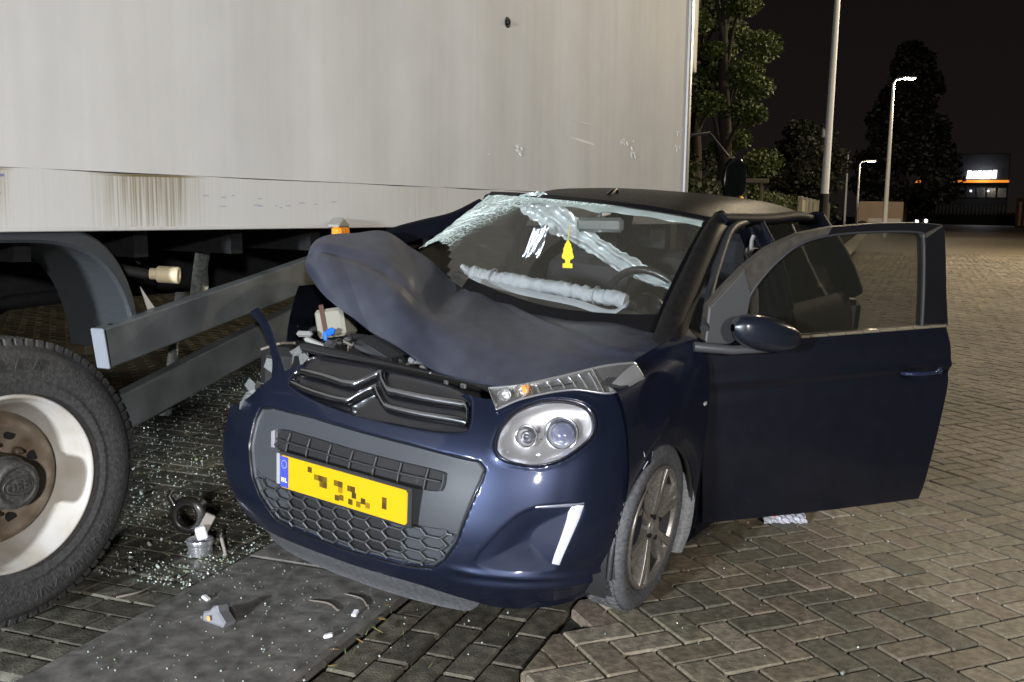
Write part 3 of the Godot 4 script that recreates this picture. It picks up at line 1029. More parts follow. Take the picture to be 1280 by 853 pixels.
const NOSE_Y := [.08, .13, .18, .25, .35, .5, .6, .7, .8, .9]
const NOSE_W := [.86, .895, .92, .955, 1.0, 1.0, .995, .975, .93, .86]
const FACE_Y := [.08, .13, .18, .25, .35, .47, .56, .63, .70, .76, .82, .88]
const FACE_Z := [-.13, -.085, -.045, -.010, 0.002, -.010, -.033, -.062, -.110, -.170, -.247, -.34]
const PLAN_R := [[0.0, .2, .4, .55, .65, .72, .765, .785], [0.0, -.012, -.05, -.115, -.19, -.28, -.40, -.52]]
const PLAN_L := [[0.0, .2, .4, .54, .632, .708, .757, .777], [0.0, -.006, -.025, -.06, -.10, -.17, -.29, -.42]]
func face(x: float, y: float) -> Vector3:
	var k := cub(NOSE_Y, NOSE_W, y)
	var pl: Array = PLAN_R if x > 0 else PLAN_L
	return V(x, y, cub(FACE_Y, FACE_Z, y) + cub(pl[0], pl[1], absf(x) / k))
func face_n(x: float, y: float) -> Vector3:
	var e := 0.006
	var dx := face(x + e, y) - face(x - e, y)
	var dy := face(x, y + e) - face(x, y - e)
	return dx.cross(dy).normalized()
# a point on the nose, sunk by «deep» along its normal
func on_face(p: Vector2, deep := 0.0) -> Vector3:
	return face(p.x, p.y) - face_n(p.x, p.y) * deep if deep != 0.0 else face(p.x, p.y)

func inside(p: Vector2, poly: PackedVector2Array) -> float:
	if not Geometry2D.is_point_in_polygon(p, poly): return -1.0
	var d := 1e9
	for i in poly.size():
		var c := Geometry2D.get_closest_point_to_segment(p, poly[i], poly[(i + 1) % poly.size()])
		d = minf(d, c.distance_squared_to(p))
	return sqrt(d)

# skin over an outline on the nose: rings of [scale, depth] towards a centre
func patch(mb: MB, poly: PackedVector2Array, rings: Array, c: Vector2) -> void:
	var rows := []
	for r in rings:
		var ring := PackedVector3Array()
		for p in poly: ring.append(on_face(c + (p - c) * r[0], r[1]))
		rows.append(ring)
	mb.grid(rows, true)

const NOSE_PANEL := [Vector2(-.452, .600), Vector2(-.468, .56), Vector2(-.468, .47), Vector2(-.430, .375), Vector2(-.385, .315), Vector2(-.31, .252), Vector2(-.24, .236), Vector2(.0, .228), Vector2(.24, .236), Vector2(.325, .25), Vector2(.365, .285), Vector2(.405, .355), Vector2(.448, .545), Vector2(.452, .578), Vector2(.43, .598), Vector2(.2, .612), Vector2(0, .616), Vector2(-.2, .620), Vector2(-.40, .613)]
const GRILLE := [Vector2(-.37, .700), Vector2(-.365, .74), Vector2(-.355, .772), Vector2(-.30, .786), Vector2(-.05, .79), Vector2(.20, .782), Vector2(.31, .762), Vector2(.34, .735), Vector2(.362, .690), Vector2(.352, .668), Vector2(.27, .656), Vector2(.063, .652), Vector2(-.063, .654), Vector2(-.213, .664), Vector2(-.329, .680)]
const LAMP := [Vector2(.458, .640), Vector2(.452, .690), Vector2(.470, .738), Vector2(.525, .768), Vector2(.590, .772), Vector2(.645, .752), Vector2(.676, .712), Vector2(.678, .672), Vector2(.638, .622), Vector2(.585, .600), Vector2(.535, .600), Vector2(.485, .612)]
const POCKET := [Vector2(.452, .300), Vector2(.492, .372), Vector2(.550, .452), Vector2(.602, .487), Vector2(.667, .497), Vector2(.706, .490), Vector2(.710, .470), Vector2(.694, .394), Vector2(.668, .307), Vector2(.648, .279), Vector2(.56, .272), Vector2(.49, .276)]

func build_car() -> void:
	var t := thing("crashed_car", "dark blue small hatchback with crumpled bonnet, shattered windscreen and open driver's door", "car", car_xf)
	M.paint = mat(.020, .027, .058, 0.42, 0.75, {"coat": 0.45, "coatr": 0.07, "nrm": nnorm(0.25, 71, 2.0), "ns": 0.06, "scale": 12.0})
	M.hood_paint = mat(.052, .058, .086, 0.54, 0.1, {"coat": 0.35, "coatr": 0.3, "tex": ntex(0.012, 77, grey(0.8), grey(1.0)), "rtex": ntex(0.02, 78, grey(0.75), grey(1.0)), "scale": 1.6})
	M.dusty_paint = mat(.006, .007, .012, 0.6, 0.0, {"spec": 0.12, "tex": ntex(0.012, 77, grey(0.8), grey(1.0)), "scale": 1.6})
	car_nose(t)
	car_lamps(t)
	car_hood(t)
	car_sides(t)
	car_windscreen(t)
	car_roof(t)
	car_inside(t)
	car_door(t)
	# front wheel on the driver's side, and its fellows
	var c := V(0.775, 0.325, -0.664)
	var wxf := look(c, V(0.9986, -0.030, -0.043))
	var w := car_wheel(t, wxf)
	for s in [[V(0.74, 0.29, -2.98), V(1, 0, 0)], [V(-0.74, 0.27, -2.98), V(-1, 0, 0)], [V(-0.72, 0.27, -0.70), V(-1, 0, 0)]]:
		var d := w.duplicate() as Node3D
		d.name = "wheel_%03d" % (t.get_child_count())
		t.add_child(d)
		d.transform = look(s[0], s[1])

func car_nose(t: Node3D) -> void:
	var panel := edge2(NOSE_PANEL, 0.03)
	var grille := loop2(GRILLE, 60)
	var lamp := loop2(LAMP, 48)
	var pocket := loop2(POCKET, 60)
	var fang := V(0, 0, 0)
	# bumper skin
	var nu := 300
	var nv := 120
	# even spacing along the plan curve
	var xs := []
	for side in [-1, 1]:
		var pl: Array = PLAN_R if side > 0 else PLAN_L
		var lim: float = pl[0][7]
		var acc := [0.0]
		var prev := V(0, 0, 0)
		for i in 401:
			var x: float = lim * i / 400.0
			var p := V(x, 0, cub(pl[0], pl[1], x))
			if i > 0: acc.append(acc[i - 1] + p.distance_to(prev))
			prev = p
		var run := []
		var k := 0
		for i in nu / 2 + 1:
			var want: float = acc[400] * i / (nu / 2.0)
			while k < 399 and acc[k + 1] < want: k += 1
			run.append(side * lim * minf(1.0, (k + (want - acc[k]) / maxf(1e-9, acc[k + 1] - acc[k])) / 400.0))
		if side < 0:
			run.reverse()
			xs = run
		else:
			run.remove_at(0)
			xs += run
	var rows := []
	for j in nv + 1:
		var line := PackedVector3Array()
		for i in xs.size():
			var a: float = xs[i]
			var top := cub([-.777, -.72, -.60, -.52, -.46, -.38, -.3, 0, .3, .40, .5, .60, .70, .785], [.50, .53, .585, .640, .70, .752, .770, .774, .764, .760, .790, .815, .83, .80], a)
			var bot := cub([-.777, -.65, -.5, 0, .3, .42, .55, .70, .785], [.19, .175, .17, .172, .168, .145, .112, .125, .16], a)
			var y := lerpf(bot, top, float(j) / nv)
			var x := a * cub(NOSE_Y, NOSE_W, y)
			var p := W(x, y)
			var deep := 0.0
			if y > 0.2 and y < 0.64 and absf(x) < 0.48:
				var d := inside(p, panel)
				if d > 0: deep = 0.022 * smoothstep(0.0, 0.008, d)
			if y > 0.64 and x < 0.37 and x > -0.38:
				var d := inside(p, grille)
				if d > 0: deep = 0.028 * smoothstep(0.0, 0.012, d)
			if x > 0.44 and y > 0.59:
				var d := inside(p, lamp)
				if d > 0: deep = 0.10 * smoothstep(0.0, 0.012, d)
				else: deep = -0.004 * exp(-pow(_near(p, lamp) / 0.012, 2.0))
			if x > 0.44 and y < 0.51:
				var d := inside(p, pocket)
				if d > 0: deep = 0.050 * smoothstep(0.0, 0.085, d) * smoothstep(0.43, 0.62, x) + 0.006 * smoothstep(0.0, 0.02, d)
			# ledges under the fog lamp pocket
			if x > 0.2: deep -= 0.011 * exp(-pow((y - 0.262 + 0.02 * (x - 0.5)) / 0.011, 2.0)) * smoothstep(0.34, 0.48, x)
			if x > 0.2: deep += 0.008 * exp(-pow((y - 0.235) / 0.010, 2.0)) * smoothstep(0.34, 0.5, x)
			if x > 0.2: deep -= 0.004 * exp(-pow((y - 0.212) / 0.010, 2.0)) * smoothstep(0.34, 0.5, x)
			# shallow dents on the struck side
			if x < -0.3: deep += 0.008 * smoothstep(0.3, 0.7, -x) * sin(x * 17.0 + y * 9.0) * smoothstep(0.25, 0.6, y)
			line.append(on_face(p, deep))
		rows.append(line)
	var mb := MB.new()
	mb.grid(rows)
	obj("bumper", mb, M.paint, t)
	# matt bottom of the fog lamp pocket, coloured darker for the shade inside
	mb = MB.new()
	rows = []
	for s in [0.93, 0.85, 0.75, 0.64, 0.52, 0.40, 0.28, 0.15, 0.02]:
		var ring := PackedVector3Array()
		for p in pocket:
			var c := W(.605, .375)
			var q: Vector2 = c + (p - c) * s
			var d := maxf(0.0, inside(q, pocket))
			ring.append(on_face(q, 0.050 * smoothstep(0.0, 0.085, d) * smoothstep(0.43, 0.62, q.x) + 0.006 * smoothstep(0.0, 0.02, d) - 0.0022))
		rows.append(ring)
	mb.grid(rows, true)
	obj("fog_lamp_pocket", mb, mat(.013, .017, .036, 0.6, 0.1, {"spec": 0.3}), t)
	# grey lip under the bumper
	mb = MB.new()
	rows = []
	for j in 7:
		var line := PackedVector3Array()
		for i in 61:
			var x := lerpf(-0.62, 0.46, i / 60.0)
			var end := smoothstep(0.0, 0.10, minf(x + 0.62, 0.46 - x))
			var y := lerpf(0.185, 0.185 - 0.115 * (0.25 + 0.75 * end), j / 6.0)
			line.append(face(x, y) + V(0, 0, -0.010 - 0.02 * (1.0 - end)))
		rows.append(line)
	mb.sheet(rows, 0.006)
	obj("lip", mb, mat(.13, .135, .145, 0.6, 0, {"tex": ntex(0.02, 3, grey(0.62), grey(1.0)), "scale": 5.0}), t)
	# plate panel with its slots and honeycomb
	var grey_panel := mat(.052, .056, .064, 0.42, 0, {"spec": 0.3, "nrm": nnorm(0.2, 44, 3.0), "ns": 0.12, "scale": 9.0})
	mb = MB.new()
	patch(mb, panel, [[0.998, 0.003], [0.985, 0.013], [0.97, 0.014], [0.9, 0.014], [0.75, 0.014], [0.55, 0.014], [0.3, 0.014], [0.02, 0.014]], W(0, .45))
	obj("nose_panel", mb, grey_panel, t)
	mb = MB.new()
	patch(mb, panel, [[1.006, 0.004], [1.004, -0.001], [0.994, -0.001], [0.990, 0.006]], W(0, .45))
	obj("panel_edge", mb, M.black_gloss, t)
	var slot := loop2([W(-.338, .552), W(-.332, .497), W(-.2, .488), W(.0, .486), W(.2, .488), W(.318, .493), W(.340, .505), W(.340, .540), W(.325, .552), W(.2, .556), W(0, .558), W(-.2, .56)], 64)
	mb = MB.new()
	patch(mb, slot, [[1.0, 0.011], [0.99, 0.0], [0.975, 0.0], [0.965, 0.012]], W(0, .523))
	obj("slot_frame", mb, grey_panel, t)
	mb = MB.new()
	patch(mb, slot, [[0.97, 0.012], [0.5, 0.0125], [0.02, 0.0125]], W(0, .523))
	obj("slot_backing", mb, M.black, t)
	mb = MB.new()
	var bar := []
	for i in 21: bar.append(on_face(W(lerpf(-.33, .33, i / 20.0), .523), 0.004))
	mb.tube(bar, 0.0045, 6)
	obj("slot_bar", mb, M.plastic, t)
	for k in 7:
		mb = MB.new()
		var x := -0.28 + k * 0.093
		mb.tube([on_face(W(x, .492), 0.008), on_face(W(x, .523), 0.006), on_face(W(x, .554), 0.008)], 0.005, 6)
		obj("slot_divider", mb, M.plastic, t)
	mb = MB.new()
	mb.prism(edge2([W(-.350, .49), W(-.352, .545), W(-.336, .553), W(-.334, .492)], 0.02), -0.012, 0.006, Transform3D(Basis.IDENTITY, V(0, 0, face(-.343, .52).z)), 0.003)
	obj("slot_end_trim", mb, mat(.55, .56, .6, 0.3, 0.6), t)
	var comb := edge2([W(-.44, .405), W(-.40, .385), W(-.27, .378), W(.24, .378), W(.405, .385), W(.382, .325), W(.345, .272), W(.30, .250), W(.0, .240), W(-.28, .248), W(-.35, .295)], 0.03)
	mb = MB.new()
	patch(mb, comb, [[1.0, 0.0135], [0.5, 0.012], [0.02, 0.012]], W(0, .31))
	obj("honeycomb_backing", mb, M.black, t)
	var hm := mat(.05, .055, .06, 0.36, 0.2)
	mb = MB.new()
	var s := 0.044
	for r in range(-4, 6):
		for c in range(-10, 11):
			var ctr := W(c * s * 1.5, .318 + (r + (0.5 if c % 2 else 0.0)) * s * 0.85)
			var hex := []
			for k in 6: hex.append(ctr + W(cos(TAU * k / 6.0) * s * 1.0, sin(TAU * k / 6.0) * s * 0.49))
			for k in 3:
				var a: Vector2 = hex[k]
				var b: Vector2 = hex[k + 1]
				var n := 3
				var run := []
				for i in n + 1:
					var p := a.lerp(b, float(i) / n)
					if Geometry2D.is_point_in_polygon(p, comb): run.append(on_face(p, 0.001 + 0.003 * absf(sin(c * 1.7))))
				if run.size() > 1: mb.tube(run, 0.0042, 6)
	obj("honeycomb_grille", mb, hm, t)
	# torn corner: bent horn of bumper skin and broken lamp pieces
	mb = MB.new()
	rows = []
	var hornp := line3([V(-.465, .655, -.165), V(-.505, .700, -.20), V(-.585, .752, -.262), V(-.705, .815, -.335), V(-.835, .852, -.40)], 16)
	for i in hornp.size():
		var f := i / 16.0
		var wdt := lerpf(0.085, 0.030, minf(1.0, f * 2.2)) + 0.012 * smoothstep(0.8, 1.0, f)
		rows.append(PackedVector3Array([hornp[i] + V(-wdt * 0.45, -wdt * 0.35, -0.012), hornp[i] + V(0, 0, 0.006), hornp[i] + V(wdt * 0.45, wdt * 0.35, -0.012)]))
	mb.sheet(rows, 0.004)
	obj("torn_bumper_horn", mb, M.paint, t)
	var shard := mat(.8, .84, .85, 0.06, 0, {"alpha": 0.10})
	for k in 9:
		mb = MB.new()
		var c: Vector3 = [V(-.585, .605, -.155), V(-.55, .635, -.17), V(-.62, .63, -.2), V(-.50, .735, -.28), V(-.46, .755, -.30), V(-.43, .74, -.27), V(-.53, .75, -.33), V(-.58, .58, -.13), V(-.60, .70, -.27)][k]
		var r := RandomNumberGenerator.new()
		r.seed = k + 5
		var poly := PackedVector2Array()
		for i in 5: poly.append(W(cos(TAU * i / 5 + r.randf() * 0.6), sin(TAU * i / 5 + r.randf() * 0.6)) * r.randf_range(0.018, 0.036))
		mb.prism(poly, 0, 0.004, Transform3D(Basis.from_euler(V(r.randf_range(-1, 0.3), r.randf_range(-0.8, 0.8), r.randf() * 3)), c), 0.001)
		obj("broken_lamp_piece", mb, [shard, M.chrome, shard][k % 3], t)
	# upper grille
	mb = MB.new()
	patch(mb, grille, [[1.0, 0.002], [0.985, 0.016], [0.8, 0.018], [0.5, 0.018], [0.02, 0.018]], W(0, .72))
	obj("upper_grille", mb, M.black_gloss, t)
	var bars := [[W(-.358, .700), W(-.352, .731), W(-.247, .734), W(-.144, .731), W(-.094, .736), W(-.066, .752), W(-.030, .776), W(0.0, .758), W(.040, .738), W(.078, .737), W(.217, .737), W(.318, .737), W(.348, .703)],
		[W(-.356, .694), W(-.273, .687), W(-.156, .684), W(-.084, .688), W(-.052, .712), W(-.014, .738), W(.022, .718), W(.062, .697), W(.10, .694), W(.20, .694), W(.302, .696), W(.350, .694)]]
	for b in bars:
		mb = MB.new()
		rows = []
		for i in 97:
			var f: float = i / 96.0 * (b.size() - 1)
			var k := mini(int(f), b.size() - 2)
			var p: Vector2 = b[k].lerp(b[k + 1], f - k)
			if k > 0 or f > 0.4: p = p.lerp(crv(b, i / 96.0), 0.6)
			var h := 0.0095
			rows.append(PackedVector3Array([on_face(p + W(0, -h), 0.012), on_face(p + W(0, -h * 0.9), -0.003), on_face(p + W(0, -h * 0.2), -0.010), on_face(p + W(0, h * 0.5), -0.008), on_face(p + W(0, h), 0.0), on_face(p + W(0, h), 0.012)]))
		mb.grid(rows)
		obj("chevron_bar", mb, mat(.30, .31, .33, 0.20, 1.0), t)
	mb = MB.new()
	mb.lathe([W(0, 0.004), W(0.012, 0.002), W(0.014, 0)], look(on_face(W(-.045, .664), -0.001), V(0, 0.3, 1)), 16)
	obj("tow_cover", mb, M.black_gloss, t)
	# number plate
	var px := Transform3D(Basis(Vector3.UP, 0) * Basis(Vector3.RIGHT, deg_to_rad(2.4)), V(0, .44, 0.010))
	var plate := sub("number_plate", t, px)
	mb = MB.new()
	mb.box(V(0, 0, -0.008), V(.545, .128, 0.012), Basis.IDENTITY, 0.004)
	obj("plate_holder", mb, M.plastic, plate)
	mb = MB.new()
	mb.prism(edge2([W(-.252, -.055), W(.252, -.055), W(.26, -.047), W(.26, .047), W(.252, .055), W(-.252, .055), W(-.26, .047), W(-.26, -.047)], 1.0), -0.003, 0.0015, Transform3D.IDENTITY, 0.001)
	obj("plate_sheet", mb, mat(.64, .385, .008, 0.38), plate)
	mb = MB.new()
	var im := Image.create(104, 22, false, Image.FORMAT_RGB8)
	var yel := Color(0.93, 0.76, 0.06)
	im.fill(yel)
	for q in [[18, 4, 0.40], [24, 8, 0.72], [28, 8, 0.35], [32, 8, 0.55], [29, 12, 0.6], [32, 12, 0.38], [42, 8, 0.6], [46, 8, 0.38], [46, 12, 0.88], [54, 9, 0.5], [57, 9, 0.36], [58, 13, 0.3], [47, 17, 0.55], [43, 18, 0.4], [66, 15, 0.3], [55, 18, 0.4], [62, 18, 0.7], [70, 17, 0.8], [84, 10, 0.5], [84, 14, 0.36]]:
		im.fill_rect(Rect2i(int(q[0]), int(q[1]) - 2, 4, 4), Color(0.10, 0.09, 0.10).lerp(yel, q[2] * 0.75))
	mb.quad(V(-.222, .052, .0022), V(.257, .052, .0022), V(.257, -.052, .0022), V(-.222, -.052, .0022))
	var pm := mat(.76, .69, .7, 0.4, 0, {"tex": ImageTexture.create_from_image(im)})
	pm.texture_filter = BaseMaterial3D.TEXTURE_FILTER_NEAREST
	obj("plate_print", mb, pm, plate)
	mb = MB.new()
	mb.box(V(-.240, 0, 0.0024), V(.036, .104, .0018), Basis.IDENTITY, 0.0005)
	obj("blue_band", mb, mat(.05, .07, .42, 0.4), plate)
	var f := SystemFont.new()
	f.font_names = PackedStringArray(["Droid Sans"])
	f.font_weight = 700
	var tm := TextMesh.new()
	tm.text = "NL"
	tm.font = f
	tm.font_size = 20
	tm.pixel_size = 0.00105
	tm.depth = 0.001
	var o := inst("country_letters", tm, mat(.85, .87, .9, 0.4), plate)
	o.position = V(-.240, -.026, .0036)
	mb = MB.new()
	for k in 12:
		var a := TAU * k / 12.0
		mb.box(V(-.240 + cos(a) * 0.011, .027 + sin(a) * 0.013, 0.0036), V(0.0028, 0.0028, 0.0006))
	obj("star_ring", mb, mat(.45, .5, .75, 0.4), plate)
	mb = MB.new()
	mb.box(V(-.270, 0.005, -0.002), V(.014, .105, .008), Basis.IDENTITY, 0.002)
	obj("plate_side_trim", mb, mat(.5, .51, .55, 0.35, 0.4), plate)

func _near(p: Vector2, poly: PackedVector2Array) -> float:
	var d := 1e9
	for i in poly.size():
		d = minf(d, Geometry2D.get_closest_point_to_segment(p, poly[i], poly[(i + 1) % poly.size()]).distance_squared_to(p))
	return sqrt(d)

func car_lamps(t: Node3D) -> void:
	var outline := loop2(LAMP, 64)
	var c := W(.565, .688)
	var n := face_n(c.x, c.y)
	var lamp := sub("headlamp", t)
	var mb := MB.new()
	patch(mb, outline, [[1.02, 0.006], [1.01, -0.006], [0.96, -0.006], [0.94, 0.006], [0.93, 0.02]], c)
	obj("lamp_bezel", mb, mat(.10, .10, .13, 0.2, 0.9), lamp)
	mb = MB.new()
	patch(mb, outline, [[0.945, 0.006], [0.90, 0.022], [0.78, 0.034], [0.6, 0.045], [0.4, 0.052], [0.02, 0.055]], c)
	obj("reflector", mb, mat(.78, .78, .82, 0.3, 0.85), lamp)
	# projector and small reflector
	for k in 2:
		var p2: Vector2 = [W(.615, .703), W(.525, .690)][k]
		var rad: float = [0.050, 0.034][k]
		var xf := look(on_face(p2, 0.050), (n + V(0, -0.05, 0.55)).normalized())
		mb = MB.new()
		mb.lathe([W(rad * 1.08, 0.0), W(rad * 1.08, 0.016), W(rad * 0.98, 0.022), W(rad * 0.86, 0.016), W(rad * 0.80, 0.0), W(rad * 0.5, -0.012), W(0, -0.014)], xf, 40)
		obj("lamp_ring", mb, mat(.7, .7, .74, 0.16, 1.0), lamp)
		mb = MB.new()
		if k == 0:
			var pr := []
			for i in 13:
				var a := PI * 0.5 * i / 12.0
				pr.append(W(rad * 0.74 * cos(a), 0.002 + rad * 0.55 * sin(a)))
			mb.lathe(pr, xf, 36)
			obj("projector_lens", mb, mat(.10, .11, .18, 0.03, 0.0, {"coat": 1.0, "spec": 0.9}), lamp)
		else:
			mb.lathe([W(rad * 0.62, 0.0), W(rad * 0.5, 0.010), W(rad * 0.28, 0.014), W(rad * 0.24, 0.004), W(0, 0.004)], xf, 28)
			obj("bulb_shield", mb, mat(.16, .16, .2, 0.25, 0.8), lamp)
	mb = MB.new()
	patch(mb, outline, [[0.955, 0.002], [0.9, -0.010], [0.75, -0.016], [0.5, -0.019], [0.25, -0.020], [0.01, -0.020]], c)
	obj("lamp_cover", mb, M.glass, lamp)
	# strip lamp above it, a thing of three cells
	var strip := sub("upper_strip_lamp", t)
	var up := line3([V(.362, .785, -.232), V(.445, .802, -.285), V(.53, .830, -.385), V(.60, .848, -.49), V(.668, .856, -.60)], 30)
	var low := line3([V(.418, .735, -.198), V(.475, .770, -.268), V(.575, .796, -.378), V(.668, .782, -.46), V(.704, .812, -.60)], 30)
	for i in 31:
		var lift := V(0.5, 0.7, 0.4) * (0.006 + 0.022 * smoothstep(0.45, 0.9, i / 30.0))
		up[i] += lift
		low[i] += lift
	mb = MB.new()
	var rows := []
	for i in 31:
		var mid: Vector3 = (up[i] + low[i]) * 0.5
		rows.append(PackedVector3Array([up[i], mid - V(0.006, 0.002, 0.012), low[i]]))
	mb.grid(rows)
	obj("strip_reflector", mb, mat(.30, .30, .32, 0.25, 0.85, {"nrm": nnorm(0.08, 9, 6.0), "ns": 0.4, "scale": 9.0}), strip)
	# bright ribs in the middle cell
	for i in range(10, 21, 2):
		mb = MB.new()
		var p: Vector3 = up[i].lerp(low[i], 0.12)
		var q: Vector3 = up[i].lerp(low[i], 0.88)
		mb.tube([p, p.lerp(q, 0.5) - V(0.004, 0, 0.008), q], 0.0028, 6)
		obj("lens_rib", mb, mat(.48, .48, .50, 0.2, 0.8), strip)
	# two small bowls on the left, a pale wedge on the right
	for i in [3, 7]:
		mb = MB.new()
		var bc: Vector3 = up[i].lerp(low[i], 0.5) - V(0.002, 0, 0.008)
		mb.lathe([W(.020, .010), W(.021, .012), W(.018, .009), W(.010, .001), W(.004, 0), W(.004, .008), W(0, .010)], look(bc, V(0.25, 0.35, 0.9)), 20)
		obj("small_bowl", mb, mat(.74, .74, .76, 0.2, 0.9), strip)
	mb = MB.new()
	var wedge := []
	for i in range(22, 31):
		var k := (i - 22) / 8.0
		var lo: Vector3 = up[i].lerp(low[i], 0.94)
		wedge.append(PackedVector3Array([up[i].lerp(low[i], lerpf(0.80, 0.10, k)) + V(0.002, 0.004, 0.004), up[i].lerp(low[i], 0.88) + V(0.004, 0.006, 0.008), lo + V(0.002, 0, 0.002)]))
	mb.grid(wedge)
	obj("pale_wedge", mb, mat(.38, .38, .40, 0.25, 0.6), strip)
	mb = MB.new()
	mb.box(up[8].lerp(low[8], 0.35), V(.024, .026, .014), Basis(Vector3.UP, 0.6), 0.004)
	obj("orange_bulb", mb, mat(.8, .28, .04, 0.2), strip)
	for k in [0, 9, 21, 30]:
		mb = MB.new()
		mb.tube([up[k], low[k]], 0.004, 6)
		obj("cell_divider", mb, M.chrome, strip)
	mb = MB.new()
	for e in [up, low]: mb.tube(e, 0.004, 6)
	obj("strip_frame", mb, mat(.35, .35, .37, 0.3, 0.6), strip)
	mb = MB.new()
	rows = []
	for i in 31:
		var o := V(0.006, 0.008, 0.012)
		rows.append(PackedVector3Array([up[i] + o, (up[i] + low[i]) * 0.5 + o * 1.8, low[i] + o]))
	mb.grid(rows)
	obj("strip_cover", mb, M.glass, strip)
	# daytime running lamp in the fog lamp pocket
	mb = MB.new()
	rows = []
	var edge := line3([W(.702, .488), W(.697, .440), W(.684, .375), W(.664, .305)], 14)
	for i in 15:
		var f := i / 14.0
		var w := lerpf(0.022, 0.015, f)
		var p: Vector2 = edge[i]
		rows.append(PackedVector3Array([on_face(p - W(w, 0.002), 0.022), on_face(p - W(w * 0.9, 0.0), 0.005), on_face(p, -0.003), on_face(p + W(w * 0.35, 0), 0.006)]))
	mb.grid(rows)
	obj("running_lamp", mb, mat(.50, .51, .54, 0.3, 0, {"coat": 0.5}), t)
	mb = MB.new()
	rows = []
	for i in 13:
		var p := W(lerpf(.600, .704, i / 12.0), lerpf(.482, .492, i / 12.0))
		rows.append(PackedVector3Array([on_face(p + W(0, .005), 0.001), on_face(p, -0.002), on_face(p - W(0, .003 + .002 * i / 12.0), 0.004)]))
	mb.grid(rows)
	obj("running_lamp_trim", mb, mat(.35, .37, .45, 0.3, 0.6), t)

func car_hood(t: Node3D) -> void:
	var front := [V(-0.660, 1.020, -0.515), V(-0.465, 0.943, -0.420), V(-0.265, 0.878, -0.380), V(-0.077, 0.828, -0.350), V(0.088, 0.775, -0.350), V(0.261, 0.770, -0.335), V(0.422, 0.783, -0.365), V(0.559, 0.812, -0.430), V(0.650, 0.845, -0.620), V(0.632, 0.890, -0.930)]
	var rear := [V(-0.698, 1.064, -0.540), V(-0.726, 1.132, -0.640), V(-0.701, 1.150, -0.800), V(-0.633, 1.159, -0.930), V(-0.524, 1.085, -1.000), V(-0.335, 0.986, -1.030), V(-0.066, 0.921, -1.040), V(0.155, 0.901, -1.040), V(0.393, 0.910, -1.040), V(0.594, 0.903, -0.980)]
	var up1 := [0.012, 0.030, 0.042, 0.044, 0.040, 0.034, 0.032, 0.030, 0.02, 0.0]
	var up2 := [0.008, 0.025, 0.034, 0.026, 0.008, 0.014, 0.022, 0.026, 0.018, 0.0]
	var m1 := []
	var m2 := []
	for i in 10:
		m1.append(front[i].lerp(rear[i], 0.30) + V(0, up1[i], 0.03 * up1[i] / 0.06))
		m2.append(front[i].lerp(rear[i], 0.66) + V(0, up2[i], 0))
	var rows := surf([front, m1, m2, rear], 200, 72)
	var vee := func(d: float, w: float) -> float: return maxf(0.0, 1.0 - absf(d) / w)
	for j in rows.size():
		for i in rows[j].size():
			var f := float(i) / 200
			var g := float(j) / 72
			# buckles: a deep sharp valley left of the middle, ridges running off it, a straight crease on the right and a rolled left edge
			var fold: float = -0.030 * vee.call(f - 0.475 - 0.17 * (g - 0.5), 0.055) * smoothstep(0.30, 0.62, g)
			fold += 0.012 * vee.call(f - 0.545 - 0.10 * (g - 0.5), 0.04) * smoothstep(0.35, 0.7, g)
			fold += 0.009 * vee.call(f - 0.80 + 0.30 * (g - 0.5), 0.035) * smoothstep(0.10, 0.3, g)
			fold += 0.010 * vee.call(f - 0.36 - 0.20 * (g - 0.4), 0.07) * smoothstep(0.05, 0.4, g)
			fold -= 0.014 * vee.call(g - 0.80 + 0.9 * f, 0.10) * smoothstep(0.5, 0.3, f)
			fold -= 0.006 * vee.call(f - 0.24 + 0.12 * g, 0.05) * smoothstep(0.9, 0.5, g)
			fold += 0.0016 * sin(f * 41.0 + g * 7.0) * sin(g * 13.0 + f * 5.0)
			rows[j][i] += V(0, fold, fold * 0.35)
	var mb := MB.new()
	mb.sheet(rows, 0.010)
	obj("bonnet", mb, M.hood_paint, t, "crumpled bonnet pushed up towards the windscreen")
	# scratches
	var scr := mat(.30, .32, .38, 0.5)
	for k in 9:
		mb = MB.new()
		var i := 36 + k * 4
		var j := 40 + (k * 5) % 11
		mb.tube([rows[j][i] + V(0, 0.0006, 0.0006), rows[j + 1][i + 3] + V(0, 0.0006, 0.0006), rows[j + 3][i + 5] + V(0, 0.0006, 0.0006)], 0.0014, 5)
		obj("scratch", mb, scr, t)
	mb = MB.new()
	for k in 420:
		var i := rng.randi_range(2, 197)
		var j := rng.randi_range(2, 68)
		mb.box(rows[j][i] + V(0, 0.001, 0.001), V(0.0022, 0.0022, 0.0022) * rng.randf_range(0.4, 1.5), Basis.from_euler(V(rng.randf(), rng.randf(), rng.randf()) * 3), 0)
	var gl := obj("glass_crumbs", mb, mat(.45, .5, .5, 0.1), t)
	gl.set_meta("kind", "stuff")
	# latch and clips along the front edge
	for k in 5:
		mb = MB.new()
		var c: Vector3 = [V(.145, .752, -.315), V(.07, .765, -.33), V(.125, .742, -.30), V(-.02, .80, -.34), V(.21, .755, -.32)][k]
		if k == 2: mb.tube([c + V(-.02, -.012, 0), c + V(-.02, .012, 0), c + V(.018, .010, 0), c + V(.022, -.010, 0)], 0.004, 6)
		else: mb.box(c, V(0.016, 0.022, 0.012), Basis(Vector3.BACK, k * 0.4), 0.003)
		obj("bonnet_clip", mb, mat(.35, .37, .4, 0.35, 0.6), t)

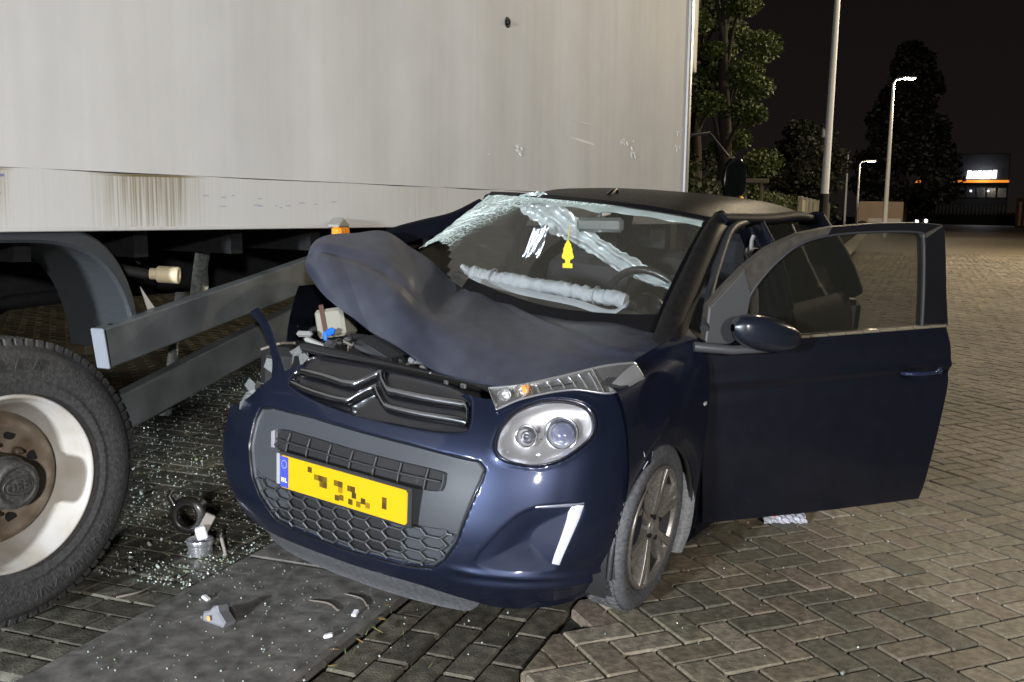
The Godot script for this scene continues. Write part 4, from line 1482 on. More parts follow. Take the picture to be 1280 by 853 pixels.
func car_sides(t: Node3D) -> void:
	# driver's side wing between bumper, wheel and door
	var arch := []
	var mid := []
	var upper := []
	var top := []
	var edge := []
	var n := 14
	for i in n + 1:
		var f := i / float(n)
		var z := lerpf(-0.415, -1.035, f)
		var dz := (z + 0.70) / 0.325
		var ya := 0.275 + 0.315 * sqrt(maxf(0.02, 1.0 - dz * dz))
		arch.append(V(lerpf(0.763, 0.776, f) - 0.004, ya, z))
		mid.append(V(lerpf(0.776, 0.786, f), maxf(ya + 0.03, lerpf(0.50, 0.66, sin(f * PI) * 0.8 + 0.2)), z))
		upper.append(V(lerpf(0.750, 0.776, f), lerpf(0.70, 0.78, f), z - 0.01))
		top.append(V(lerpf(0.706, 0.737, f), lerpf(0.80, 0.875, f), z - 0.02))
		edge.append(V(lerpf(0.640, 0.672, f), lerpf(0.822, 0.935, pow(f, 0.8)), z - 0.03))
	var rows := surf([arch, mid, upper, top, edge], 48, 30)
	for r in rows:
		for i in r.size(): r[i] += V(0.001 * sin(r[i].z * 31.0 + r[i].y * 23.0) * smoothstep(0.55, 0.75, r[i].y), 0, 0)
	var mb := MB.new()
	mb.grid(rows)
	obj("front_wing", mb, M.paint, t)
	mb = MB.new()
	var lip := []
	for i in 31:
		var a := deg_to_rad(lerpf(192, -8, i / 30.0))
		lip.append(V(0.758, 0.275 + 0.318 * sin(a), -0.70 - 0.325 * cos(a) * -1.0))
	mb.tube(lip, 0.010, 6)
	obj("wheel_arch_edge", mb, M.plastic, t)
	mb = MB.new()
	var ar := []
	for i in 25:
		var a := deg_to_rad(lerpf(200, -20, i / 24.0))
		var p := V(0.75, 0.275 + 0.33 * sin(a), -0.70 + 0.335 * cos(a))
		ar.append(PackedVector3Array([p, p - V(0.25, 0, 0), p - V(0.45, -0.03, 0)]))
	mb.grid(ar)
	obj("wheel_housing", mb, M.black, t)
	# pale inner liner that hangs loose behind the wheel
	mb = MB.new()
	var ls := []
	for p in line3([V(0.735, 0.535, -0.965), V(0.755, 0.443, -1.01), V(0.768, 0.342, -1.02), V(0.768, 0.220, -1.01), V(0.752, 0.130, -0.99)], 20):
		var k := ls.size() / 20.0
		var w := 0.030 + 0.030 * sin(PI * clampf(k * 0.9 + 0.15, 0, 1))
		ls.append(PackedVector3Array([p + V(-w * 1.6, 0.0, 0.012), p + V(-w * 0.6, 0.004, 0.022), p + V(-0.006, 0, 0.010), p + V(0.004, 0, -0.012)]))
	mb.sheet(ls, 0.004)
	obj("wheel_arch_liner", mb, mat(.34, .355, .38, 0.5, 0, {"tex": ntex(0.02, 3, grey(0.62), grey(1.0)), "scale": 6.0}), t, "pale torn liner behind the front wheel")
	# sill, rear side and tail
	mb = MB.new()
	mb.box(V(0.715, 0.185, -1.75), V(0.10, 0.10, 1.46), Basis.IDENTITY, 0.03)
	mb.box(V(0.735, 0.33, -1.075), V(0.06, 0.34, 0.07), Basis.IDENTITY, 0.012)
	obj("sill", mb, M.dusty_paint, t)
	for s in [1, -1]:
		var cols := []
		for z in ([-2.10, -2.5, -2.9, -3.2, -3.36, -3.42] if s > 0 else [-0.55, -1.2, -2.1, -2.9, -3.2, -3.38]):
			var k := clampf((-z - 3.0) / 0.42, 0, 1)
			var q := 1.0 - 0.10 * k * k
			cols.append([V(0.70 * q * s, 0.20 + 0.1 * k, z), V(0.775 * q * s, 0.36, z), V(0.80 * q * s, 0.60, z), V(0.795 * q * s, 0.78, z), V(0.765 * q * s, 0.90, z), V(0.735 * q * s, 0.955, z + 0.01)])
		mb = MB.new()
		mb.grid(surf(cols, 20, 20))
		obj("rear_side" if s > 0 else "far_side", mb, M.dusty_paint, t)
		# pillars and roof rail
		mb = MB.new()
		mb.tube(line3([V(0.735 * s, 0.94, -2.08), V(0.68 * s, 1.14, -2.02), V(0.585 * s, 1.31, -1.98)], 8), 0.040, 8, true, 0.6)
		mb.tube(line3([V(0.72 * s, 0.94, -3.30), V(0.66 * s, 1.12, -3.16), V(0.55 * s, 1.32, -2.98)], 8), 0.085, 8, true, 0.7)
		mb.tube(line3([V(0.562 * s, 1.318, -1.58), V(0.590 * s, 1.322, -2.1), V(0.575 * s, 1.335, -2.6), V(0.545 * s, 1.318, -3.02)], 12), 0.030, 8, true, 0.9)
		obj("pillars", mb, M.dusty_paint, t)
		mb = MB.new()
		mb.grid(surf([[V(0.728 * s, 0.95, -2.10), V(0.73 * s, 0.95, -2.6), V(0.71 * s, 0.96, -3.22)], [V(0.60 * s, 1.29, -2.02), V(0.60 * s, 1.30, -2.5), V(0.58 * s, 1.28, -2.95)]], 8, 4))
		obj("rear_side_window", mb, M.dark_glass, t)
	mb = MB.new()
	mb.grid(surf([[V(-0.70, 0.28, -3.42), V(0, 0.26, -3.47), V(0.70, 0.28, -3.42)], [V(-0.72, 0.6, -3.42), V(0, 0.6, -3.49), V(0.72, 0.6, -3.42)], [V(-0.69, 0.93, -3.36), V(0, 0.95, -3.43), V(0.69, 0.93, -3.36)]], 12, 12))
	obj("tailgate", mb, M.dusty_paint, t)
	mb = MB.new()
	mb.grid(surf([[V(-0.66, 0.95, -3.36), V(0, 0.97, -3.43), V(0.66, 0.95, -3.36)], [V(-0.54, 1.30, -3.06), V(0, 1.35, -3.12), V(0.54, 1.30, -3.06)]], 12, 6))
	obj("rear_window", mb, M.dark_glass, t)
	mb = MB.new()
	mb.box(V(0.74, 0.80, -3.30), V(0.09, 0.2, 0.14), Basis(Vector3.UP, 0.4), 0.03)
	obj("tail_lamp", mb, mat(.006, .002, .002, 0.3), t)
	mb = MB.new()
	mb.grid(surf([[V(-0.72, 0.96, -1.10), V(-0.735, 0.955, -1.6), V(-0.73, 0.95, -2.06)], [V(-0.66, 1.12, -1.28), V(-0.67, 1.14, -1.65), V(-0.665, 1.15, -2.02)], [V(-0.58, 1.30, -1.56), V(-0.59, 1.31, -1.8), V(-0.585, 1.30, -2.0)]], 10, 8))
	obj("far_front_window", mb, mat(.055, .050, .036, 0.5, 0, {"alpha": 0.9}), t)
	# windscreen pillar on the driver's side, dusty
	mb = MB.new()
	var ap := []
	var path := line3([V(0.625, 0.78, -0.80), V(0.640, 0.895, -0.93), V(0.614, 1.00, -1.075), V(0.585, 1.15, -1.30), V(0.562, 1.27, -1.49), V(0.545, 1.335, -1.64)], 24)
	for i in 25:
		var f := i / 24.0
		var w := lerpf(0.055, 0.032, f)
		ap.append(PackedVector3Array([path[i] + V(-w, -0.012, 0.022), path[i] + V(-w * 0.8, 0.010, 0.026), path[i] + V(0, 0.022, 0.018), path[i] + V(w * 0.8, 0.004, -0.004), path[i] + V(w * 1.05, -0.030, -0.026)]))
	mb.grid(ap)
	obj("windscreen_pillar", mb, mat(.018, .017, .017, 0.5, 0, {"tex": ntex(0.03, 8, grey(0.5), grey(1.0)), "scale": 3.0, "spec": 0.25}), t)
	# door opening trim
	mb = MB.new()
	mb.tube(line3([V(0.735, 0.95, -1.045), V(0.672, 1.06, -1.24), V(0.632, 1.18, -1.42), V(0.602, 1.275, -1.585), V(0.592, 1.308, -1.75), V(0.588, 1.305, -1.92), V(0.620, 1.22, -2.0), V(0.70, 1.0, -2.05), V(0.75, 0.8, -2.08), V(0.76, 0.4, -2.06)], 40), 0.016, 8)
	obj("door_seal", mb, M.plastic, t)
	mb = MB.new()
	mb.grid(surf([[V(0.735, 0.20, -2.10), V(0.775, 0.5, -2.12), V(0.765, 0.85, -2.10), V(0.69, 1.12, -2.03), V(0.60, 1.30, -1.97)], [V(0.71, 0.20, -2.02), V(0.745, 0.5, -2.04), V(0.735, 0.85, -2.02), V(0.665, 1.12, -1.96), V(0.585, 1.29, -1.90)], [V(0.62, 0.20, -2.02), V(0.64, 0.5, -2.04), V(0.63, 0.85, -2.02), V(0.58, 1.12, -1.96), V(0.53, 1.27, -1.90)]], 24, 6))
	obj("door_pillar", mb, mat(.008, .010, .020, 0.25, 0.2, {"coat": 0.6}), t)
	# far windscreen pillar, folded in against the trailer
	mb = MB.new()
	var fp := []
	for p in line3([V(-.70, 1.075, -.86), V(-.72, 1.125, -1.0), V(-.69, 1.165, -1.1), V(-.645, 1.198, -1.22), V(-.60, 1.235, -1.38), V(-.565, 1.30, -1.54)], 20):
		fp.append(PackedVector3Array([p + V(0.03, -0.05, 0), p + V(0.012, 0.008, 0.012), p + V(-0.03, 0.018, -0.01), p + V(-0.07, -0.02, -0.03)]))
	mb.sheet(fp, 0.008)
	obj("far_windscreen_pillar", mb, M.dusty_paint, t)
	# hinge bolt between wing and door
	mb = MB.new()
	mb.lathe([W(0, 0.012), W(0.006, 0.011), W(0.009, 0.006), W(0.009, 0.0), W(0.014, -0.002)], look(V(0.775, 0.690, -1.005), V(0.6, 0, 0.8)), 14)
	obj("hinge_bolt", mb, mat(.6, .6, .6, 0.3, 0.5), t)
	# wing scratches
	mb = MB.new()
	for s in [[V(.772, .60, -.52), V(.755, .66, -.50)], [V(.765, .62, -.60), V(.772, .565, -.57)], [V(.712, .80, -.70), V(.70, .83, -.72)], [V(.72, .79, -.74), V(.735, .74, -.73)], [V(.775, .58, -.54), V(.772, .56, -.515)]]:
		mb = MB.new()
		mb.tube([s[0] + V(0.006, 0, 0.003), s[1] + V(0.006, 0, 0.003)], 0.0018, 5)
		obj("wing_scratch", mb, mat(.35, .36, .4, 0.4), t)

func car_windscreen(t: Node3D) -> void:
	var base := [V(-0.60, 1.035, -0.93), V(-0.444, 1.030, -0.99), V(-0.181, 0.950, -0.99), V(0.124, 0.893, -0.98), V(0.386, 0.888, -1.0), V(0.566, 0.915, -1.03)]
	var mid := [V(-0.590, 1.122, -1.16), V(-0.476, 1.172, -1.24), V(-0.196, 1.139, -1.225), V(0.037, 1.108, -1.225), V(0.308, 1.100, -1.25), V(0.545, 1.100, -1.285)]
	var top := [V(-0.548, 1.338, -1.56), V(-0.343, 1.345, -1.53), V(-0.147, 1.345, -1.51), V(0.085, 1.342, -1.51), V(0.316, 1.330, -1.53), V(0.532, 1.308, -1.57)]
	var rows := surf([base, mid, top], 60, 40)
	var at := func(u: float, v: float, lift := 0.0) -> Vector3:
		var i := clampf(u, 0, 1) * 60
		var j := clampf(v, 0, 1) * 40
		var a := mini(int(i), 59)
		var b := mini(int(j), 39)
		return rows[b][a].lerp(rows[b][a + 1], i - a).lerp(rows[b + 1][a].lerp(rows[b + 1][a + 1], i - a), j - b) + V(0, 0.5, 0.86) * lift
	var mb := MB.new()
	# the pane; its lower left corner is broken out
	var hole := PackedVector2Array([W(-0.1, -0.1), W(0.30, -0.1), W(0.22, 0.30), W(0.13, 0.42), W(-0.1, 0.40)])
	for j in 40:
		for i in 60:
			if Geometry2D.is_point_in_polygon(W((i + 0.5) / 60.0, (j + 0.5) / 40.0), hole): continue
			mb.quad(rows[j][i], rows[j][i + 1], rows[j + 1][i + 1], rows[j + 1][i])
	# share the corners so that the pane stays smooth
	var smooth := MB.new()
	var ids := {}
	for k in mb.ix:
		var key := mb.v[k].snapped(Vector3.ONE * 0.0001)
		if not ids.has(key): ids[key] = smooth.pt(mb.v[k])
		smooth.ix.append(ids[key])
	var ws := sub("windscreen", t)
	obj("pane", smooth, M.glass, ws)
	# crazed zone along the far pillar and the top
	var f := FastNoiseLite.new()
	f.noise_type = FastNoiseLite.TYPE_CELLULAR
	f.cellular_return_type = FastNoiseLite.RETURN_DISTANCE2_SUB
	f.frequency = 1.0
	f.fractal_type = FastNoiseLite.FRACTAL_NONE
	f.seed = 6
	var f2 := FastNoiseLite.new()
	f2.seed = 16
	f2.frequency = 1.0
	var im := Image.create(512, 384, false, Image.FORMAT_RGBA8)
	for y in 384:
		for x in 512:
			var u := x / 512.0
			var v := 1.0 - y / 384.0
			var d := u * (1.15 - 0.35 * v)                          # distance from the far pillar
			var near := clampf(1.0 - d / 0.26, 0, 1)
			near = maxf(near, clampf(1.0 - Vector2(u * 1.1, (1.0 - v) * 1.3).length() / 0.40, 0, 1))
			near = maxf(near, 0.55 * clampf(1.0 - Vector2((u - 0.13) * 1.5, (v - 0.86)).length() / 0.25, 0, 1))
			near = maxf(near, 0.9 * clampf(1.0 - (1.0 - v) / 0.05, 0, 1) * clampf(1.6 - u * 2.2, 0, 1))
			var cell := f.get_noise_2d(x * 0.085, y * 0.085 + 3.0)
			var cell2 := f.get_noise_2d(x * 0.030 + 70.0, y * 0.030)
			var line := clampf(1.0 - (cell + 1.0) * 5.0, 0, 1) * 0.8 + clampf(1.0 - (cell2 + 1.0) * 12.0, 0, 1) * 0.6
			var fog := clampf(f2.get_noise_2d(x * 0.02, y * 0.02) * 0.9 + 0.50, 0.05, 1)
			var al := smoothstep(0.05, 0.7, near) * (0.34 + 0.60 * fog) + line * smoothstep(0.0, 0.35, near)
			al += clampf(1.0 - (cell2 + 1.0) * 18.0, 0, 1) * 0.10 * clampf(1.0 - u * 1.6, 0, 1)
			im.set_pixel(x, y, Color(0.80, 0.87, 0.85, clampf(al, 0, 0.92)))
	var crz := mat(1, 1, 1, 0.35, 0, {"tex": ImageTexture.create_from_image(im), "alpha": 1.0})
	mb = MB.new()
	var lift := []
	var uvs := []
	for j in 41:
		var line := PackedVector3Array()
		var u := PackedVector2Array()
		for i in 61:
			line.append(rows[j][i] + V(0, 0.5, 0.86) * (0.0022 + 0.004 * sin(i * 1.9 + j * 0.7) * sin(j * 1.3) * clampf(1.0 - i / 14.0, 0, 1)))
			u.append(W(i / 60.0, 1.0 - j / 40.0))
		lift.append(line)
		uvs.append(u)
	# only where there is glass
	for j in 40:
		for i in 60:
			if Geometry2D.is_point_in_polygon(W((i + 0.5) / 60.0, (j + 0.5) / 40.0), hole): continue
			var k := mb.pt(lift[j][i], uvs[j][i])
			mb.pt(lift[j][i + 1], uvs[j][i + 1]); mb.pt(lift[j + 1][i + 1], uvs[j + 1][i + 1]); mb.pt(lift[j + 1][i], uvs[j + 1][i])
			for e in [0, 1, 2, 0, 2, 3]: mb.ix.append(k + e)
	obj("crazed_glass", mb, crz, ws)
	mb = MB.new()
	var r := RandomNumberGenerator.new()
	r.seed = 12
	for k in 40:
		var u := r.randf_range(0.01, 0.12)
		var v := r.randf_range(0.55, 1.0)
		var run := []
		var dir := W(r.randf_range(0.2, 1.0), r.randf_range(-1.0, 0.5)) * r.randf_range(0.010, 0.026)
		for i in 6:
			run.append(at.call(u, v, 0.004))
			u += dir.x + r.randf_range(-0.006, 0.006)
			v = minf(1.0, v + dir.y + r.randf_range(-0.012, 0.012))
		mb.tube(run, 0.0010, 5)
	obj("cracks", mb, mat(.75, .82, .8, 0.2), ws)
	# black rim and the white broken edge along the top
	mb = MB.new()
	var br := []
	for i in 61:
		br.append(PackedVector3Array([at.call(i / 60.0, 1.0, 0.006), at.call(i / 60.0, 1.03, 0.006) + V(0, 0.014, -0.02)]))
	mb.sheet(br, 0.004)
	br = []
	for j in 41:
		br.append(PackedVector3Array([at.call(0.972, j / 40.0, 0.004), at.call(1.0, j / 40.0, 0.006) + V(0.02, 0, -0.012)]))
	mb.sheet(br, 0.004)
	br = []
	for i in range(20, 61):
		br.append(PackedVector3Array([at.call(i / 60.0, 0.0, 0.003), at.call(i / 60.0, 0.10 + 0.05 * smoothstep(0.35, 0.9, i / 60.0), 0.003)]))
	mb.sheet(br, 0.002)
	obj("black_rim", mb, mat(.006, .006, .007, 0.3, 0, {"spec": 0.3}), ws)
	mb = MB.new()
	br = []
	for i in 61:
		var u := lerpf(0.02, 0.965, i / 60.0)
		var w := 0.040 + 0.020 * exp(-pow((u - 0.58) / 0.04, 2.0)) + 0.016 * exp(-pow((u - 0.15) / 0.1, 2.0))
		br.append(PackedVector3Array([at.call(u, 0.992, -0.004), at.call(u, 0.992 - w * 0.6, -0.006 + 0.003 * sin(u * 60.0)), at.call(u, 0.992 - w, -0.012 + 0.004 * sin(u * 43.0))]))
	mb.sheet(br, 0.002)
	obj("broken_top_edge", mb, mat(.22, .265, .255, 0.25, 0.0, {"coat": 0.6}), ws)
	# strips of glass and film torn loose inside
	mb = MB.new()
	br = []
	var film := line3([V(-0.36, 1.325, -1.54), V(-0.25, 1.300, -1.55), V(-0.10, 1.235, -1.53), V(0.05, 1.165, -1.51), V(0.25, 1.095, -1.46), V(0.42, 1.055, -1.42), V(0.52, 1.03, -1.38)], 90)
	var cn := FastNoiseLite.new()
	cn.seed = 8
	cn.frequency = 1.0
	for i in 91:
		var k := i / 90.0
		var w := (0.038 + 0.030 * exp(-pow((k - 0.22) / 0.16, 2.0))) * (1.0 - 0.72 * smoothstep(0.62, 1.0, k)) * smoothstep(-0.12, 0.10, k)
		var line := PackedVector3Array()
		for e in 13:
			var h := 1.0 - e / 6.0
			var c := cn.get_noise_2d(k * 13.0, h * 3.4) * 0.022 + cn.get_noise_2d(k * 5.0 + 30.0, h * 5.5) * 0.026 + 0.012 * cos(h * 6.5 + k * 5.0)
			line.append(film[i] + V(0.25 * w * h, w * h * (1.0 + 0.25 * cn.get_noise_1d(k * 26.0 + signf(h) * 50.0)), 0.015 + c))
		br.append(line)
	mb.sheet(br, 0.0015)
	obj("hanging_film_strip", mb, mat(.50, .56, .57, 0.26, 0.5), t)
	mb = MB.new()
	br = []
	for i in 9:
		var k := i / 8.0
		var c: Vector3 = V(-0.185, 1.225, -1.43).lerp(V(-0.215, 1.105, -1.41), k)
		var line := PackedVector3Array()
		for j in 13:
			var g := j / 12.0 - 0.5
			line.append(c + V(0.085 * g, 0.012 * sin(g * 7.0) - absf(g) * 0.03 * k, 0.014 * sin(g * 30.0 + k)))
		br.append(line)
	mb.sheet(br, 0.0015)
	obj("silver_film_piece", mb, mat(.20, .22, .26, 0.15, 1.0), t)

func car_roof(t: Node3D) -> void:
	var mb := MB.new()
	var ctrl := []
	for k in 7:
		var z: float = [-1.535, -1.68, -1.95, -2.3, -2.65, -2.95, -3.10][k]
		var y: float = [1.352, 1.372, 1.398, 1.408, 1.402, 1.378, 1.350][k]
		var w: float = [0.545, 0.558, 0.575, 0.585, 0.58, 0.565, 0.545][k]
		var line := []
		for i in 9:
			var f := i / 4.0 - 1.0
			line.append(V(w * f, y - 0.042 * pow(absf(f), 2.6) - 0.02 * pow(absf(f), 10.0), z - 0.04 * f * f))
		ctrl.append(line)
	var rows := surf(ctrl, 40, 40)
	for r in rows:
		for i in r.size(): r[i] += V(0, -0.010 * smoothstep(-0.1, -0.6, r[i].x) * smoothstep(-2.6, -1.6, r[i].z) * (0.6 + 0.4 * sin(r[i].z * 20.0)), 0)
	mb.sheet(rows, 0.006)
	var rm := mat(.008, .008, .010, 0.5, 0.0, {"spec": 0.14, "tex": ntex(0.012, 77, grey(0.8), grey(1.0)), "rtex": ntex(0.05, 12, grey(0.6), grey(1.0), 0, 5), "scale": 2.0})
	obj("roof", mb, rm, t)
	mb = MB.new()
	mb.grid(surf([[V(-0.5, 1.325, -1.56), V(0, 1.335, -1.53), V(0.5, 1.305, -1.6)], [V(-0.52, 1.33, -2.2), V(0, 1.375, -2.2), V(0.52, 1.33, -2.2)], [V(-0.5, 1.31, -2.95), V(0, 1.345, -3.0), V(0.5, 1.31, -2.95)]], 10, 10))
	obj("headliner", mb, mat(.28, .25, .20, 0.9), t)
	mb = MB.new()
	mb.tube([V(-0.02, 1.372, -1.72), V(-0.02, 1.388, -1.745), V(-0.02, 1.402, -1.775), V(-0.02, 1.403, -1.80), V(-0.02, 1.37, -1.805)], [0.016, 0.014, 0.010, 0.009, 0.010], 10)
	obj("aerial_base", mb, M.black_gloss, t)
	# water drops
	mb = MB.new()
	for k in 420:
		var i := rng.randi_range(1, 39)
		var j := rng.randi_range(1, 38)
		var p: Vector3 = rows[j][i].lerp(rows[j + 1][i + 1], rng.randf())
		var s := rng.randf_range(0.0015, 0.004)
		mb.lathe([W(0, s * 0.6), W(s * 0.6, s * 0.45), W(s, 0)], look(p, Vector3.UP, Vector3.BACK), 6)
	var d := obj("water_drops", mb, mat(.25, .25, .25, 0.04, 0, {"alpha": 0.35}), t)
	d.set_meta("kind", "stuff")

func car_inside(t: Node3D) -> void:
	var trim := mat(.018, .018, .019, 0.7, 0, {"nrm": nnorm(0.2, 44, 3.0), "ns": 0.4, "scale": 8.0})
	var cloth := mat(.020, .021, .024, 0.9, 0, {"nrm": nnorm(0.2, 44, 3.0), "ns": 0.7, "scale": 10.0})
	var mb := MB.new()
	mb.grid(surf([[V(-.62, 1.0, -0.93), V(-.3, .955, -.98), V(0, .895, -0.98), V(.4, .875, -.99), V(.66, .88, -1.0)], [V(-.62, 1.03, -1.15), V(-.3, 0.985, -1.17), V(0, 0.945, -1.17), V(.4, .93, -1.18), V(.66, .89, -1.18)], [V(-.62, .93, -1.38), V(-.3, .93, -1.40), V(0, .90, -1.40), V(.4, .89, -1.42), V(.66, .84, -1.40)], [V(-.62, .6, -1.38), V(-.3, .6, -1.38), V(0, .6, -1.38), V(.4, .6, -1.40), V(.66, .6, -1.38)]], 24, 18))
	obj("dashboard", mb, trim, t)
	mb = MB.new()
	mb.box(V(0, 0.20, -1.95), V(1.38, 0.06, 2.7))
	mb.box(V(0, 0.50, -1.0), V(1.36, 0.62, 0.05))
	mb.box(V(0, 0.28, -0.60), V(0.9, 0.18, 0.75))
	obj("floor_pan", mb, M.black, t)
	# white roll of the spent airbag on the dashboard
	var wr := FastNoiseLite.new()
	wr.seed = 4
	wr.frequency = 1.0
	mb = MB.new()
	var path := line3([V(-0.425, 1.038, -1.185), V(-0.39, 1.020, -1.20), V(-0.312, 1.008, -1.205), V(-0.173, 1.006, -1.20), V(0.056, 1.000, -1.20), V(0.238, 0.992, -1.20), V(0.352, 0.988, -1.20)], 120)
	var rad := []
	for i in 121:
		var f := i / 120.0
		rad.append(lerpf(0.014, 0.034, smoothstep(0.0, 0.3, f)) - (0.005 if i % 17 < 2 else 0.0) + 0.006 * exp(-pow((f - 0.24) / 0.03, 2.0)))
	mb.tube(path, rad, 20, true, 0.9)
	for i in mb.v.size():
		var p := mb.v[i]
		mb.v[i] += V(0, wr.get_noise_3d(p.x * 26.0, p.y * 16.0, p.z * 16.0), wr.get_noise_3d(p.x * 26.0 + 90.0, p.y * 16.0, p.z * 16.0)) * 0.011
	var bag := mat(.25, .28, .30, 0.75, 0, {"nrm": nnorm(0.03, 19, 5.0), "ns": 0.6, "scale": 5.0})
	obj("airbag_roll", mb, bag, t)
	mb = MB.new()
	for k in 2:
		var c: Vector3 = path[48 + k * 50]
		for i in 1:
			var ring := []
			for e in 17: ring.append(c + V(0.0, cos(TAU * e / 16) * 0.036, sin(TAU * e / 16) * 0.036))
			mb.tube(ring, 0.004, 6, false)
	obj("airbag_strap", mb, mat(.14, .15, .16, 0.6), t)
	mb = MB.new()
	var rows := []
	for p in line3([V(-0.36, 1.000, -1.165), V(-0.1, 0.975, -1.155), V(0.15, 0.962, -1.155), V(0.30, 0.940, -1.165), V(0.36, 0.98, -1.20)], 30):
		rows.append(PackedVector3Array([p + V(0, 0.006, -0.015), p + V(0, -0.002, 0.008), p + V(0, -0.014, 0.018)]))
	mb.sheet(rows, 0.003)
	obj("airbag_flap", mb, bag, t)
	mb = MB.new()
	var ring := []
	var sx := look(V(0.335, 0.935, -1.46), V(0, 0.42, -0.9))
	for e in 41: ring.append(sx * V(cos(TAU * e / 40) * 0.18, sin(TAU * e / 40) * 0.18, 0))
	mb.tube(ring, 0.016, 10, false)
	mb.lathe([W(0.07, 0), W(0.065, 0.02), W(0, 0.03)], sx, 20)
	for a in [0.2, 2.94, 4.7]: mb.tube([sx * V(cos(a) * 0.05, sin(a) * 0.05, 0), sx * V(cos(a) * 0.17, sin(a) * 0.17, 0)], 0.016, 8)
	mb.tube([sx * V(0, 0, -0.05), sx * V(0, -0.05, -0.35)], 0.035, 8)
	obj("steering_wheel", mb, mat(.012, .012, .013, 0.35, 0, {"coat": 0.4}), t)
	for s in [0.34, -0.34]:
		var seat := sub("front_seat", t, Transform3D(Basis.IDENTITY, V(s, 0, -2.02)))
		mb = MB.new()
		mb.box(V(0, 0.45, 0.18), V(0.48, 0.18, 0.5), Basis(Vector3.RIGHT, -0.1), 0.06)
		obj("cushion", mb, cloth, seat)
		mb = MB.new()
		mb.box(V(0, 0.76, -0.14), V(0.46, 0.62, 0.14), Basis(Vector3.RIGHT, -0.25), 0.06)
		obj("backrest", mb, cloth, seat)
		mb = MB.new()
		mb.box(V(0, 1.145, -0.22), V(0.27, 0.19, 0.11), Basis(Vector3.RIGHT, -0.2), 0.045)
		mb.tube([V(-0.06, 0.98, -0.20), V(-0.06, 1.1, -0.22)], 0.008, 6)
		mb.tube([V(0.06, 0.98, -0.20), V(0.06, 1.1, -0.22)], 0.008, 6)
		obj("headrest", mb, cloth, seat)
	mb = MB.new()
	mb.box(V(0, 0.46, -2.75), V(1.2, 0.2, 0.5), Basis.IDENTITY, 0.06)
	mb.box(V(0, 0.78, -3.02), V(1.2, 0.6, 0.16), Basis(Vector3.RIGHT, -0.25), 0.06)
	obj("rear_bench", mb, mat(.02, .019, .017, 0.9), t)
	mb = MB.new()
	mb.tube(line3([V(0.60, 1.20, -1.94), V(0.585, 1.18, -1.90), V(0.62, 1.0, -1.93), V(0.64, 0.72, -1.96)], 12), 0.024, 6, true, 0.15)
	obj("seat_belt", mb, mat(.42, .36, .34, 0.7), t)
	mb = MB.new()
	mb.tube(line3([V(0.60, 1.255, -1.90), V(0.595, 1.225, -1.895), V(0.60, 1.16, -1.90)], 10), 0.018, 6, true, 0.4)
	obj("belt_guide", mb, mat(.45, .47, .5, 0.4), t)
	# rear-view mirror and the paper freshener that hangs from it
	mb = MB.new()
	mb.box(V(0.062, 1.255, -1.50), V(0.21, 0.062, 0.035), Basis(Vector3.BACK, 0.08) * Basis(Vector3.UP, 0.1), 0.014)
	mb.tube([V(0.055, 1.285, -1.50), V(0.05, 1.335, -1.515)], 0.010, 8)
	obj("rear_view_mirror", mb, mat(.06, .07, .065, 0.3, 0, {"coat": 0.4}), t)
	mb = MB.new()
	mb.box(V(0.075, 1.31, -1.515), V(0.05, 0.03, 0.02), Basis(Vector3.BACK, 0.3), 0.006)
	obj("mirror_mount", mb, mat(.3, .28, .22, 0.5), t)
	var fresh := thing("air_freshener", "yellow fir-shaped paper air freshener hanging on a string behind the cracked windscreen", "air freshener", car_xf * Transform3D(Basis(Vector3.UP, -0.05) * Basis(Vector3.BACK, 0.07), V(-0.0285, 1.126, -1.40)))
	mb = MB.new()
	mb.prism(edge2([W(0, .062), W(.010, .045), W(.017, .038), W(.014, .036), W(.024, .016), W(.020, .014), W(.030, -.012), W(.026, -.020), W(.012, -.026), W(.011, -.040), W(.024, -.041), W(.024, -.060), W(-.024, -.060), W(-.024, -.041), W(-.011, -.040), W(-.012, -.026), W(-.026, -.020), W(-.030, -.012), W(-.020, .014), W(-.024, .016), W(-.014, .036), W(-.017, .038), W(-.010, .045)], 1.0), -0.001, 0.001)
	obj("paper_tree", mb, mat(.85, .66, .01, 0.6, 0, {"back": 0.3}), fresh)
	mb = MB.new()
	mb.tube([V(0, .060, 0), V(-.003, .12, -.02)], 0.0022, 5)
	obj("string", mb, mat(.55, .42, .03, 0.7), fresh)
	# wrecked engine bay
	var bay := sub("engine_bay", t)
	var bits := [["battery_tray", V(-.42, .70, -.55), V(.26, .16, .2), .0, M.black], ["white_tank", V(-.555, .835, -.56), V(.13, .11, .10), .25, mat(.24, .23, .19, .5)], ["tank_strap", V(-.57, .845, -.507), V(.022, .12, .006), .3, mat(.06, .025, .015, .6)], ["dark_box", V(-.20, .735, -.52), V(.34, .07, .24), -.1, M.plastic], ["ribbed_cover", V(-.235, .785, -.44), V(.17, .035, .12), -.32, mat(.03, .032, .035, .4)], ["blue_cap", V(-.500, .815, -.47), V(.045, .026, .03), .5, mat(.02, .16, .75, .4)], ["blue_tab", V(-.520, .790, -.465), V(.016, .05, .018), .2, mat(.02, .16, .75, .4)], ["crossmember", V(0, .765, -.33), V(.9, .03, .05), -.06, M.black], ["radiator", V(0, .58, -.36), V(.9, .32, .05), 0.0, M.black], ["grey_bracket", V(-.395, .785, -.47), V(.16, .014, .035), .12, M.steel], ["pale_bar", V(-.50, .777, -.40), V(.11, .018, .03), -.25, mat(.3, .31, .29, .5)], ["small_clip", V(-.60, .795, -.44), V(.07, .022, .03), .1, mat(.25, .25, .24, .5)]]
